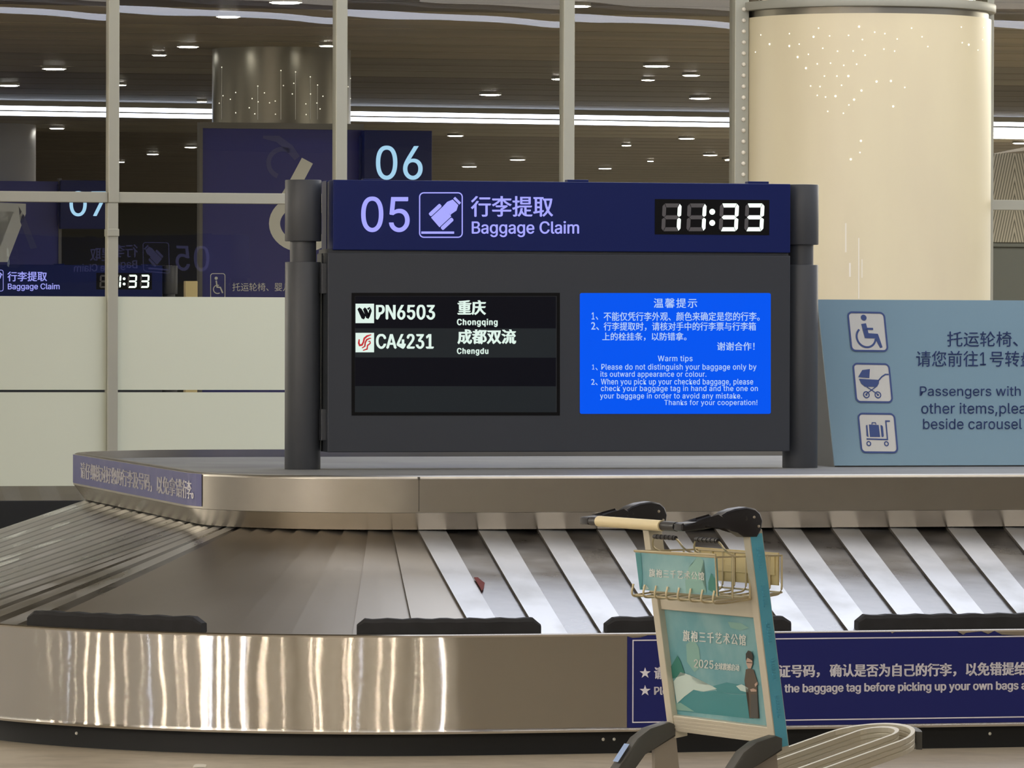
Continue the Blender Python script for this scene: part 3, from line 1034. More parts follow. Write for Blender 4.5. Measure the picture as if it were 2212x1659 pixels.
def seg_digit(x0, y0, ch):
    w, h, t = 41.0, 60.0, 8.6
    sk_ = 0.05
    gp = 0.7
    def tr(x, y):
        return (x0 + x + (h / 2 - y) * sk_, y0 + y)
    def hseg(y, c0_, c1_):
        return [tr(gp + c0_, y), tr(w - gp - c0_, y), tr(w - t - gp + c1_, y + t), tr(t + gp - c1_, y + t)]
    S_ = {
        'a': [tr(5, 0), tr(w - 5, 0), tr(w - t, t), tr(t, t)],
        'd': [tr(t, h - t), tr(w - t, h - t), tr(w - 5, h), tr(5, h)],
        'g': [tr(t + 0.5, h / 2 - t / 2), tr(w - t - 0.5, h / 2 - t / 2), tr(w - t / 2 - 0.5, h / 2), tr(w - t - 0.5, h / 2 + t / 2), tr(t + 0.5, h / 2 + t / 2), tr(t / 2 + 0.5, h / 2)],
        'f': [tr(4, 1), tr(t - 0.6, t + 0.8), tr(t - 0.6, h / 2 - t / 2), tr(t / 2, h / 2 - 1), tr(0, h / 2 - 4), tr(0, 6)],
        'e': [tr(t / 2, h / 2 + 1), tr(t - 0.6, h / 2 + t / 2), tr(t - 0.6, h - t - 0.8), tr(4, h - 1), tr(0, h - 6), tr(0, h / 2 + 4)],
        'b': [tr(w - 4, 1), tr(w, 6), tr(w, h / 2 - 4), tr(w - t / 2, h / 2 - 1), tr(w - t + 0.6, h / 2 - t / 2), tr(w - t + 0.6, t + 0.8)],
        'c': [tr(w - t / 2, h / 2 + 1), tr(w, h / 2 + 4), tr(w, h - 6), tr(w - 4, h - 1), tr(w - t + 0.6, h - t - 0.8), tr(w - t + 0.6, h / 2 + t / 2)],
    }
    for k_, q in S_.items():
        fill(on_ if k_ in DIG[ch] else off_, q, pf)
for x, ch in ((1430, '1'), (1484, '1'), (1554, '3'), (1609, '3')):
    on_, off_ = BM(), BM()
    seg_digit(x, 439.5, ch)
    FACE.append(sg.part('lit_digit', on_, 'seg_on', parent=hd, label='glowing clock digit %s' % ch))
    FACE.append(sg.part('unlit_segment', off_, 'seg_off', parent=hd))
on_ = BM()
for y in (457.5, 481.5):
    fill(on_, arc(1538.5, y, 6.3, 0, 342, 18), pf)
FACE.append(sg.part('colon', on_, 'seg_on', parent=hd))

# flight list screen
SV = VS - 0.002
a, b = onv(765, 638, VS), onv(1207, 893, VS)
bm = BM()
ring_frame(bm, 763, 636, 1206, 894, 7, pbx(VS - 0.0015))
o1 = sg.part('flight_screen', bm, 'black', label='dark flight list screen')
FACE.append(o1)
bm = BM()
pr = pbx(SV)
for y0, y1, mi in ((640, 709, 0), (709, 772, 1), (772, 834, 0), (834, 890, 1)):
    fill(bm, [(767, y0), (1201, y0 + 0.5), (1201, y1 + 0.5), (767, y1)], pr, mi)
FACE.append(sg.part('row', bm, ['row_a', 'row_b'], parent=o1))
pf2 = pbx(VS - 0.0035)
pf3 = pbx(VS - 0.0045)
FACE += lines(sg, [('PN6503', 812, 940, 659, 690, 'latin'), ('重庆', 988, 1050, 649, 680), ('Chongqing', 987, 1075, 689, 706, 'latin', 1.15), ('CA4231', 812, 937, 722, 753, 'latin'),
    ('成都双流', 988, 1115, 712, 743), ('Chengdu', 987, 1055, 752, 768, 'latin', 1.15)], 'led_text', o1, pf2, 0.045)
bm = BM()
fill(bm, [(768, 656), (808, 656), (808, 698), (768, 698)], pf2, 0)
fill(bm, [(768, 719), (808, 719), (808, 761), (768, 761)], pf2, 0)
for q in ([(772, 668), (776, 664), (789, 686), (786, 690), (781, 688)], [(784, 668), (788, 664), (799, 684), (796, 689), (791, 687)], [(776, 664), (781, 667), (790, 682), (788, 686)], [(788, 664), (792, 667), (798, 680), (797, 685)], [(795, 684), (797, 670), (801, 665), (803, 672), (799, 684)], [(793, 666), (799, 663), (800, 666), (795, 670)]):
    fill(bm, q, pf3, 1)
stroke(bm, [(776, 733), (775, 741), (777, 746), (782, 745), (785, 739), (787, 731), (793, 726), (802, 723)], [3, 4, 4, 4, 3.5, 4, 4, 2], pf3, mi=2)
stroke(bm, [(782, 752), (788, 748), (789, 740), (792, 734), (798, 731), (802, 731)], [2, 3, 3.5, 3.5, 3, 1.5], pf3, mi=2)
stroke(bm, [(784, 757), (793, 754), (794, 746), (797, 744), (800, 741), (799, 737), (795, 738)], [2, 3, 3, 3, 2.5, 2, 1.5], pf3, mi=2)
FACE.append(sg.part('airline_logos', bm, ['led_text', 'row_a', 'logo_red'], parent=o1, label='two white logo squares'))

# blue notice screen
bm = BM()
fill(bm, rrect(1252.5, 633, 1665, 894, 4), pbx(VS - 0.002))
o2 = sg.part('notice_screen', bm, 'lcd_blue', label='bright blue notice screen')
FACE.append(o2)
FACE += lines(sg, [('温馨提示', 1412, 1506, 644.5, 665, 'cjk', 1.2), ('1', 1278, 1284.5, 675, 690, 'latin'), ('、', 1287, 1292, 684, 691), ('不能仅凭行李外观、颜色来确定是您的行李。', 1304, 1641, 674, 693),
    ('2、', 1277, 1294, 696, 713), ('行李提取时，请核对手中的行李票与行李箱', 1304, 1633, 696, 714.5), ('上的栓挂条，以防错拿。', 1301, 1483, 718, 736), ('谢谢合作！', 1549, 1630, 739, 757),
    ('Warm tips', 1421, 1496, 768, 783.5, 'latin', 1.06), ('1', 1279, 1284, 787.5, 798, 'latin'), ('、', 1286.5, 1291, 794.5, 800), ('Please do not distinguish your baggage only by', 1299, 1634, 786, 802, 'latin', 1.06),
    ('its outward appearance or colour.', 1297, 1526, 802, 817, 'latin', 1.06), ('2、', 1277, 1291, 819, 832), ('When you pick up your checked baggage, please', 1298, 1627, 818, 834, 'latin', 1.06),
    ('check your baggage tag in hand and the one on', 1298, 1637, 833, 848, 'latin', 1.06), ('your baggage in order to avoid any mistake.', 1296, 1603, 849, 864, 'latin', 1.06),
    ('Thanks for your cooperation!', 1435, 1636, 863.5, 878, 'latin', 1.06)], 'lcd_text', o2, pf2, 0.012)

# the sign is double faced: the same face turned half a turn about the sign's axis
copies = {}
for o in FACE:
    c = o.copy()
    COL.objects.link(c)
    copies[o] = c
    pa = copies.get(o.parent, o.parent)
    c.parent = pa
    if pa is o.parent:
        c.rotation_euler = (0, 0, math.pi)

# the display sign of the next carousel, beyond the glass
s2 = copy_tree(sg.e)
VN = vd(46.2)
tgt = onv(318, 600, VN).x - (onv(1650, 470, VS).x - sc[0])
s2.location = wld((tgt, VN, ZD - 0.05))
s2['label'] = 'distant Baggage Claim display sign with 11:33 clock beyond the left glass panes'
def kids(o):
    for c in o.children:
        yield c
        yield from kids(c)
bm = BM()
write(bm, '06', 780, 885, 425, 501, pf, 0.012, 'latin')
bmesh.ops.translate(bm, verts=bm.verts, vec=-Vector(sc))
n06 = new_obj('numerals', bm, 'letter')
for k in kids(s2):
    if k.name.startswith('numerals'):
        k.data = n06.data
        k['label'] = 'lit lavender 06'
bpy.data.objects.remove(n06)
# its deck, hidden behind the frosted film
bm = box(BM(), (tgt - 4.5, VN - 1.6, 0), (tgt + 2.2, VN + 1.6, ZD - 0.05), 0.02)
solo('baggage_carousel', bm, 'fascia', (tgt - 1.1, VN, 0), 'distant steel baggage carousel under the far display sign behind frosted glass', 'baggage carousel')

# ================================================================== NOTICE BOARD ON THE DECK
w0 = onz(1803, 1009, ZD)
WU, WV = w0.x, w0.y
WT = onv(1767, 647, WV + 0.265)
LENW = 1.75
wb_ = Thing('notice_board', 'pale teal slanted notice board with wheelchair, pram and trolley icons on the deck', 'notice board', (WU + LENW / 2, WV + 0.2, ZD))
bv, tv, tz = WV, WV + 0.265, WT.z
bm = prism(BM(), [(WU + 0.004, bv + 0.012, ZD), (WU + 0.004, tv + 0.012, tz - 0.006), (WU + 0.004, tv + 0.05, tz - 0.006), (WU + 0.004, tv + 0.10, ZD)], (LENW - 0.008, 0, 0))
wb_.part('stand', bm, 'board_side', label='grey wedge stand')
bm = prism(BM(), [(WU, bv, ZD + 0.006), (WU, tv, tz), (WU, tv + 0.012, tz), (WU, bv + 0.012, ZD + 0.006)], (LENW, 0, 0))
face = wb_.part('face_panel', bm, 'teal_board')
d_ = Vector((0, tv - bv, tz - ZD - 0.006)).normalized()
nl = Vector((0, -d_.z, d_.y))
NW = U * nl.x + V * nl.y + ZZ * nl.z
def pw(off):
    P_ = wld(Vector((WU, bv, ZD + 0.006)) + nl * off)
    return lambda x, y: loc(hit(x, y, P_, NW))
p1, p2 = pw(0.0015), pw(0.003)
def icon_frame(cs):
    """rounded frame through four pixel corners (tl, tr, br, bl)"""
    tl, tr, br, bl = [Vector(c) for c in cs]
    def q(x, y):
        t = tl * (1 - x) + tr * x
        b = bl * (1 - x) + br * x
        return t * (1 - y) + b * y
    return q
ink_list = []
def icon(cs):
    global ink
    bg, ink = BM(), BM()
    ink_list.append(ink)
    q = icon_frame(cs)
    pp1 = lambda x, y: p1(*q(x, y))
    pp2 = lambda x, y: p2(*q(x, y))
    fill(bg, rrect(0, 0, 1, 1, 0.12), pp1)
    wb_.part('icon_tile', bg, 'icon_bg', parent=face)
    stroke(ink, rrect(0.02, 0.02, 0.98, 0.98, 0.11), 0.045, pp2, True)
    return pp2
q = icon([(1829.5, 672.5), (1911, 674), (1919.5, 760), (1838.5, 759)])
fill(ink, arc(0.43, 0.15, 0.075, 0, 342, 18), q)
stroke(ink, [(0.41, 0.30), (0.46, 0.60), (0.72, 0.61), (0.82, 0.90)], [0.13, 0.13, 0.12, 0.07], q)
stroke(ink, [(0.44, 0.43), (0.65, 0.43)], 0.055, q)
stroke(ink, arc(0.44, 0.64, 0.25, -70 - 60, -350, 30), 0.05, q)
q = icon([(1841, 783.5), (1921.5, 785), (1929.5, 870.5), (1849, 869.5)])
fill(ink, [(0.12, 0.36), (0.25, 0.18), (0.46, 0.15), (0.42, 0.38)], q)
fill(ink, [(0.14, 0.40), (0.68, 0.42), (0.66, 0.52), (0.60, 0.60), (0.28, 0.60), (0.19, 0.52)], q)
stroke(ink, [(0.66, 0.44), (0.76, 0.34), (0.86, 0.28), (0.95, 0.28)], 0.035, q)
stroke(ink, [(0.33, 0.60), (0.60, 0.78)], 0.025, q)
stroke(ink, [(0.57, 0.60), (0.30, 0.78)], 0.025, q)
for cx in (0.30, 0.61):
    stroke(ink, arc(cx, 0.80, 0.075, 0, 342, 18), 0.03, q, True)
    fill(ink, arc(cx, 0.80, 0.03, 0, 330, 10), q)
q = icon([(1852, 891.5), (1933, 892.5), (1941, 979), (1860, 978.5)])
fill(ink, [(0.20, 0.31), (0.24, 0.30), (0.24, 0.60), (0.22, 0.60), (0.19, 0.57)], q)
fill(ink, [(0.28, 0.29), (0.54, 0.30), (0.55, 0.60), (0.28, 0.60)], q)
fill(ink, [(0.585, 0.30), (0.63, 0.31), (0.65, 0.34), (0.65, 0.57), (0.63, 0.60), (0.59, 0.60)], q)
stroke(ink, [(0.36, 0.29), (0.37, 0.245), (0.46, 0.245), (0.47, 0.29)], 0.025, q)
stroke(ink, [(0.18, 0.65), (0.74, 0.66), (0.74, 0.20), (0.85, 0.20)], 0.035, q)
for cx in (0.23, 0.70):
    stroke(ink, arc(cx, 0.765, 0.05, 0, 342, 16), 0.03, q, True)
for g_ in ink_list:
    wb_.part('pictogram', g_, 'board_ink', parent=face)
lines(wb_, [('托运轮椅、', 2046, 2199, 716, 749), ('婴儿车及其它大件行李的旅客', 2216, 2620, 716, 749), ('请您前往', 1979, 2113, 758, 792), ('1', 2117, 2130, 761, 789, 'latin'), ('号转盘', 2138, 2236, 758, 792), ('旁的超规行李提取处领取', 2244, 2600, 758, 792),
    ('Passengers with', 1987, 2205, 834, 861, 'latin'), ('other items,please get them', 1990, 2383, 870, 900, 'latin'), ('beside carousel 1', 1994, 2232, 904, 927, 'latin')], 'board_ink', face, p2, 0.006)

# ================================================================== LUGGAGE TROLLEY
WC = Vector((-0.486, 0.874, 0)).normalized()
LC = Vector((WC.y, -WC.x, 0))
r_ = ray(1625, 1155)
PT = CP + r_ * (13.9 / r_.y)
ct = Thing('luggage_trolley', 'cream luggage trolley with teal poster and black handle in front of the carousel', 'luggage trolley', (0, 0, 0), rot=math.atan2(LC.y, LC.x), world_base=Vector((PT.x, PT.y, 0)))
def cl(w):
    d = w - Vector((PT.x, PT.y, 0))
    return Vector((d.dot(LC), d.dot(WC), w.z))
PHI = math.radians(8.5)
HC = ZZ * math.cos(PHI) - LC * math.sin(PHI)
NC = WC.cross(HC)
hl = Vector((-math.sin(PHI), 0, math.cos(PHI)))
nlc = Vector((-math.cos(PHI), 0, -math.sin(PHI)))       # towards the pusher
def plean(off):
    P_ = PT + (LC * nlc.x + ZZ * nlc.z) * off
    return lambda x, y: cl(hit(x, y, P_, NC))
TOPZ = 0.972
def up(a, h, n=0.0):
    """a across, h down the lean from the upright top, n towards the pusher"""
    return Vector((0, a, PT.z)) + hl * h + nlc * n
def lbox(bm, a0, a1, h0, h1, n0, n1, bev=0.0, mi=0):
    q = [up(a, h, n) for a in (a0, a1) for h in (h0, h1) for n in (n0, n1)]
    vs = [bm.verts.new(p) for p in q]
    fs = []
    for f in ((0, 1, 3, 2), (4, 6, 7, 5), (0, 4, 5, 1), (2, 3, 7, 6), (0, 2, 6, 4), (1, 5, 7, 3)):
        g = bm.faces.new([vs[i] for i in f])
        g.material_index = mi
        fs.append(g)
    if bev:
        bmesh.ops.bevel(bm, geom=list(set(e for f in fs for e in f.edges)), offset=bev, segments=2, profile=0.5, affect='EDGES')
    return bm
HB = -0.575
AF = 0.52
for a0, a1, sgn in ((-0.004, 0.028, -1), (AF - 0.006, AF + 0.026, 1)):
    bm = lbox(BM(), a0, a1, HB, 0.01, -0.030, 0.012, 0.002)
    upo = ct.part('upright', bm, 'alu')
    aa = a0 - 0.0015 if sgn < 0 else a1 + 0.0015
    bm = lbox(BM(), min(aa, aa - 0.0005 * sgn), max(aa, aa - 0.0005 * sgn), HB + 0.01, 0.0, -0.027, 0.009)
    stp = ct.part('side_strip', bm, 'cart_teal', parent=upo, label='teal plastic strip')
    if sgn < 0:
        for k in range(5):
            bm = BM()
            for j in range(8):
                h = -0.04 - k * 0.098 - j * 0.0075
                lbox(bm, aa - 0.0034, aa - 0.0003, h - 0.0024, h + 0.0024, -0.014, -0.005)
            ct.part('ridge', bm, 'cart_teal', parent=upo)
# handle arms: black moulded heads
hp = [(0.027, 1.006), (0.022, 0.982), (0.010, 0.964), (-0.030, 0.964), (-0.048, 0.975), (-0.066, 0.989), (-0.088, 0.998), (-0.104, 0.998), (-0.150, 0.986), (-0.215, 0.982), (-0.222, 0.985), (-0.222, 1.000), (-0.215, 1.004), (-0.150, 1.006), (-0.106, 1.016), (-0.100, 1.022), (-0.084, 1.031), (-0.058, 1.039), (-0.025, 1.043), (0.004, 1.038), (0.019, 1.026)]
for a_ in (0.012, AF - 0.02):
    bm = prism(BM(), [(b_, a_ - 0.024, z_) for b_, z_ in hp], (0, 0.048, 0))
    bmesh.ops.bevel(bm, geom=[e for e in bm.edges if abs(e.verts[0].co.y - e.verts[1].co.y) < 1e-6], offset=0.009, segments=3, profile=0.6, affect='EDGES')
    hh = ct.part('handle_arm', bm, 'cart_black', smooth=True, label='black moulded handle arm')
    bm = BM()
    for b_, z_ in ((-0.002, 1.016), (0.012, 0.992)):
        r = bmesh.ops.create_uvsphere(bm, u_segments=8, v_segments=6, radius=0.004)
        bmesh.ops.translate(bm, verts=r['verts'], vec=(b_, a_ - 0.0245, z_))
    ct.part('screw', bm, 'alu_side', parent=hh)
bm = tube(BM(), [(-0.212, 0.03, 0.993), (-0.212, 0.47, 0.993)], 0.0125, 16)
ct.part('grip_bar', bm, 'cart_black', smooth=True)
bm = tube(BM(), [(-0.214, 0.10, 0.993), (-0.214, 0.43, 0.994)], 0.0145, 20)
ct.part('grip_sleeve', bm, 'grip', smooth=True, label='ivory grip sleeve')
# rails and poster between the uprights
bm = lbox(BM(), 0.028, AF - 0.006, -0.222, -0.170, -0.016, 0.004, 0.002)
ct.part('top_rail', bm, 'alu')
bm = lbox(BM(), 0.028, AF - 0.006, -0.556, -0.512, -0.016, 0.008, 0.002)
for k in range(4):
    h = -0.548 + k * 0.0095
    lbox(bm, 0.03, AF - 0.008, h, h + 0.0045, 0.008, 0.0095)
ct.part('bottom_rail', bm, 'alu')
bm = lbox(BM(), 0.028, AF - 0.006, -0.512, -0.222, -0.012, -0.006)
pst = ct.part('poster', bm, 'ad', label='teal landscape poster')
PO = -0.0045
pfp = lambda x, y: plean(PO)(x, y)
pfq = plean(PO + 0.001)
pfr = plean(PO + 0.002)
pfb = plean(PO - 0.0008)
bm = BM()
# printed landscape: tiers of hills, mist and water (generic)
fill(bm, [(1458, 1482), (1470, 1478), (1490, 1487), (1515, 1495), (1545, 1492), (1580, 1500), (1619, 1502), (1628, 1553), (1458, 1535)], pfb, 1)
fill(bm, [(1448, 1442), (1463, 1416), (1470, 1428), (1480, 1458), (1452, 1466)], pfp, 2)
fill(bm, [(1455, 1472), (1470, 1452), (1490, 1458), (1505, 1477), (1535, 1480), (1549, 1488), (1520, 1494), (1498, 1490), (1478, 1505), (1462, 1520)], pfp, 0)
fill(bm, [(1540, 1482), (1570, 1474), (1620, 1484), (1620, 1500), (1580, 1498), (1550, 1494)], pfp, 1)
fill(bm, [(1590, 1482), (1602, 1478), (1616, 1486), (1616, 1496), (1600, 1492)], pfq, 0)
fill(bm, [(1572, 1343), (1600, 1346), (1618, 1356), (1600, 1362), (1578, 1356)], pfp, 3)
fill(bm, [(1482, 1392), (1498, 1380), (1510, 1400), (1514, 1440), (1500, 1452), (1484, 1430)], pfb, 3)
fill(bm, [(1455, 1521), (1470, 1518), (1500, 1537), (1460, 1534)], pfp, 3)
ct.part('landscape_print', bm, ['ad_pale', 'ad_dark', 'ad_green', mat('soft_print', (128, 172, 164), 0.45)], parent=pst)
lines(ct, [('旗袍三千艺术公馆', 1475, 1611, 1361, 1385, 'cjk', 1.25, 10), ('2025', 1499, 1541, 1424, 1442, 'latin', 1, 3), ('全球震撼启动', 1543, 1597, 1431, 1446, 'cjk', 1, 4)], 'ad_text', pst, pfr, 0.02)
bm = BM()
fill(bm, [(1611, 1446), (1620, 1443), (1628, 1447), (1635, 1470), (1636, 1500), (1640, 1552), (1619, 1551), (1618, 1500), (1608, 1470)], pfq, 0)
fill(bm, [(1622, 1500), (1636, 1500), (1638, 1552), (1622, 1551)], pfr, 3)
fill(bm, [(1612, 1424), (1617, 1420), (1624, 1423), (1626, 1433), (1622, 1444), (1616, 1444), (1612, 1434)], pfr, 1)
fill(bm, [(1611, 1428), (1611, 1412), (1616, 1405), (1622, 1407), (1626, 1416), (1626, 1428), (1623, 1421), (1614, 1420)], plean(PO + 0.003), 2)
fill(bm, [(1620, 1489), (1627, 1487), (1634, 1490), (1634, 1494), (1622, 1494)], plean(PO + 0.003), 1)
fill(bm, [(1630, 1478), (1636, 1472), (1637, 1478), (1631, 1484)], plean(PO + 0.003), 1)
stroke(bm, [(1613, 1431), (1625, 1432)], 1.6, plean(PO + 0.0035), mi=2)
ct.part('printed_figure', bm, ['robe', 'skin_print', 'hair_print', 'leg_grey'], parent=pst, label='printed standing person in a brown robe and glasses')

# basket
B0, B1, A0, A1, ZB, ZT = -0.100, 0.115, 0.018, 0.435, 0.795, 0.912
bm = BM()
def pad_(x, y, off=0.0):
    return cl(hit(x, y, PT + LC * (B0 - off), LC))
c4 = [pad_(1372, 1193), pad_(1545, 1202), pad_(1549, 1287), pad_(1382, 1274)]
prism(bm, c4, (0.006, 0, 0))
adp = ct.part('advert_panel', bm, 'ad', label='teal advert panel on the basket front')
bm = BM()
fr = [c4[0] + Vector((-0.001, 0.002, 0.004)), c4[1] + Vector((-0.001, -0.002, 0.004)), c4[2] + Vector((-0.001, -0.002, -0.002))]
tube(bm, fr, 0.003, 8)
ct.part('edging', bm, 'wire', parent=adp)
pa1, pa2 = (lambda x, y: pad_(x, y, 0.001)), (lambda x, y: pad_(x, y, 0.002))
bm = BM()
fill(bm, [(1373, 1195), (1384, 1196), (1388, 1240), (1386, 1273), (1382, 1272), (1377, 1230)], pa1, 1)
fill(bm, [(1530, 1258), (1536, 1238), (1545, 1250), (1548, 1284), (1530, 1274)], pa1, 2)
fill(bm, [(1480, 1255), (1488, 1225), (1496, 1218), (1508, 1200), (1520, 1212), (1512, 1240), (1526, 1280), (1482, 1282)], pa1, 3)
fill(bm, [(1388, 1268), (1396, 1264), (1402, 1272), (1392, 1275)], pa1, 0)
ct.part('landscape_print', bm, ['ad_pale', 'ad_dark', 'ad_green', bpy.data.materials['soft_print']], parent=adp)
bm = BM()
write(bm, '旗袍三千艺术公馆', 1402, 1521, 1228, 1246, pa2, 0.02, space=1.25, tilt=8)
ct.part('lettering', bm, 'ad_text', parent=adp)
bm = BM()
rw = 0.0028
tube(bm, [(B0, A0, ZT), (B1, A0 + 0.02, ZT), (B1, A1 + 0.03, ZT), (B0, A1, ZT)], rw, 6, True)
tube(bm, [(B0, A0, ZB), (B1, A0 + 0.02, ZB + 0.02), (B1, A1 + 0.03, ZB + 0.02), (B0, A1, ZB)], rw, 6, True)
for k in range(8):
    a_ = A0 + (A1 - A0) * k / 7
    tube(bm, rounded([(B0 - 0.004, a_, ZB + 0.03), (B0 - 0.012, a_, ZB - 0.004), (B0 + 0.03, a_, ZB - 0.004), (B1, a_ + 0.02, ZB + 0.016), (B1, a_ + 0.02, ZT)], 0.02), rw, 6)
for k in range(3):
    b_ = B0 + (B1 - B0) * (k + 1) / 4
    for a_ in (A0 + 0.005, A1 + 0.015):
        tube(bm, [(b_, a_, ZT), (b_, a_, ZB + 0.01)], rw, 6)
    tube(bm, [(b_, A0, ZB + 0.008), (b_, A1 + 0.01, ZB + 0.008)], rw, 6)
ct.part('basket_frame', bm, 'wire', smooth=True, label='cream wire basket')
bm = BM()
box(bm, (B1 + 0.003, 0.062, 0.832), (B1 + 0.007, 0.49, 0.918))
for k in range(4):
    a_ = 0.075 + k * 0.105
    box(bm, (B1 + 0.000, a_, 0.858), (B1 + 0.004, a_ + 0.09, 0.912), 0.001)
ct.part('back_plate', bm, 'ivory', label='ivory back plate of the basket')
# two wire loops with black spiral grips over the basket
for a_c in (0.345, 0.130):
    bm = BM()
    zl = 0.952
    tube(bm, rounded([(-0.03, a_c + 0.075, ZT), (-0.055, a_c + 0.075, ZT + 0.01), (-0.06, a_c + 0.06, zl), (-0.06, a_c - 0.06, zl), (-0.045, a_c - 0.075, ZT + 0.01), (-0.02, a_c - 0.078, ZT)], 0.02), rw, 6)
    lp = ct.part('wire_loop', bm, 'wire', smooth=True)
    bm = BM()
    for k in range(11):
        y_ = a_c - 0.052 + k * 0.0104
        tube(bm, [(-0.06, y_ - 0.0045, zl), (-0.06, y_ + 0.0045, zl)], 0.0068 if k % 2 else 0.0058, 10)
    ct.part('spiral_grip', bm, 'cart_black', parent=lp, label='black spiral grip')
# lower body
for a_ in (0.004, AF - 0.004):
    bm = prism(BM(), [(0.012, a_ - 0.003 + 0.006, 0.425), (0.078, a_ + 0.003, 0.425), (0.115, a_ + 0.003, 0.11), (0.02, a_ + 0.003, 0.11)], (0, 0.016, 0))
    ct.part('side_plate', bm, 'plate_grey', label='grey side plate')
for a_ in (-0.012, AF + 0.012):
    lp_ = [(0.075, 0.438), (0.055, 0.445), (-0.005, 0.430), (-0.045, 0.405), (-0.125, 0.300), (-0.235, 0.115), (-0.225, 0.085), (-0.185, 0.100), (-0.085, 0.285), (-0.025, 0.365), (0.075, 0.405)]
    bm = prism(BM(), [(b_, a_ - 0.022, z_) for b_, z_ in lp_], (0, 0.044, 0))
    bmesh.ops.bevel(bm, geom=[e for e in bm.edges if abs(e.verts[0].co.y - e.verts[1].co.y) < 1e-6], offset=0.006, segments=2, profile=0.6, affect='EDGES')
    lg = ct.part('leg', bm, 'leg_grey', smooth=True, label='dark plastic leg')
    bm = BM()
    res = bmesh.ops.create_cone(bm, cap_ends=True, segments=32, radius1=0.075, radius2=0.075, depth=0.04, matrix=Matrix.Translation((-0.215, a_, 0.075)) @ Matrix.Rotation(math.pi / 2, 4, 'X'))
    ct.part('wheel', bm, 'rubber', parent=lg, smooth=True)
    if a_ > 0.2:
        bm = BM()
        nrm = Vector((-0.105, 0, 0.08)).normalized()
        poly(bm, [(-0.062 - 0.004, a_ - 0.014, 0.389), (-0.062 - 0.004, a_ + 0.014, 0.389), (-0.098 - 0.004, a_ + 0.014, 0.342), (-0.098 - 0.004, a_ - 0.014, 0.342)])
        ct.part('sticker', bm, 'sticker_blue', parent=lg, label='pale blue sticker')
# sloping platform of two nested loops
TP = math.radians(15)
def plat(b_, a_, dz=0.0):
    return Vector((b_ * math.cos(TP), a_, 0.27 + b_ * math.sin(TP) + dz))
AM = 0.255
ER = 0.66
def loop(hw, tip, th, dp):
    pts = [(-0.06, AM - hw), (tip - hw * ER, AM - hw)]
    pts += [(tip - hw * ER + hw * ER * math.sin(math.radians(k)), AM - hw * math.cos(math.radians(k))) for k in range(10, 180, 10)]
    pts += [(tip - hw * ER, AM + hw), (-0.06, AM + hw)]
    bm = BM()
    rows = []
    N = len(pts)
    for i, (b_, a_) in enumerate(pts):
        p0 = Vector(pts[max(0, i - 1)]); p1_ = Vector(pts[min(N - 1, i + 1)])
        t_ = (p1_ - p0).normalized()
        nn = Vector((-t_.y, t_.x)) * th / 2
        rows.append([bm.verts.new(plat(b_ + nn.x * s, a_ + nn.y * s, z)) for s, z in ((1, 0), (-1, 0), (-1, -dp * 0.30), (-0.6, -dp * 0.36), (-1, -dp * 0.42), (-1, -dp * 0.62), (-0.6, -dp * 0.68), (-1, -dp * 0.74), (-1, -dp), (1, -dp), (1, -dp * 0.74), (0.6, -dp * 0.68), (1, -dp * 0.62), (1, -dp * 0.42), (0.6, -dp * 0.36), (1, -dp * 0.30))])
    for A, B in zip(rows, rows[1:]):
        n_ = len(A)
        for k in range(n_):
            bm.faces.new((A[k], A[(k + 1) % n_], B[(k + 1) % n_], B[k]))
    bm.faces.new(rows[0]); bm.faces.new(rows[-1][::-1])
    return bm
ct.part('outer_loop', loop(0.175, 0.645, 0.012, 0.042), 'alu', label='outer platform loop rail')
ct.part('inner_loop', loop(0.083, 0.618, 0.012, 0.042), 'alu', label='inner platform loop rail')
bm = BM()
hw, tip = 0.175, 0.645
for k0, k1 in zip(range(50, 130, 8), range(58, 138, 8)):
    q = []
    for k in (k0, k1):
        for s_ in (0.009, 0.026):
            an = math.radians(k)
            q.append((tip - hw * ER + (hw * ER + s_) * math.sin(an), AM - (hw + s_) * math.cos(an)))
    top_ = [plat(q[0][0], q[0][1], -0.006), plat(q[1][0], q[1][1], -0.010), plat(q[3][0], q[3][1], -0.010), plat(q[2][0], q[2][1], -0.006)]
    prism(bm, top_, (0, 0, -0.048))
ct.part('bumper', bm, 'leg_grey', label='grey front bumper')
bm = BM()
for b_ in (0.02, 0.42):
    q0, q1 = plat(b_, AM - 0.17, -0.044), plat(b_, AM + 0.17, -0.044)
    box(bm, (q0.x - 0.02, q0.y, q0.z - 0.02), (q0.x + 0.02, q1.y, q0.z + 0.002), 0.002)
ct.part('crossbar', bm, 'alu_side')
bm = BM()
qf = plat(0.42, AM, -0.07)
box(bm, (qf.x - 0.02, AM - 0.03, 0.13), (qf.x + 0.02, AM + 0.03, qf.z + 0.005), 0.003)
fk = ct.part('front_fork', bm, 'leg_grey')
bm = BM()
bmesh.ops.create_cone(bm, cap_ends=True, segments=32, radius1=0.07, radius2=0.07, depth=0.035, matrix=Matrix.Translation((qf.x, AM, 0.07)) @ Matrix.Rotation(math.pi / 2, 4, 'X'))
ct.part('wheel', bm, 'rubber', parent=fk, smooth=True)
bm = box(BM(), (-0.03, 0.0, 0.125), (0.10, AF, 0.15), 0.003)
box(bm, (0.02, 0.2, 0.13), (qf.x, 0.3, 0.15), 0.003)
ct.part('chassis', bm, 'alu_side')

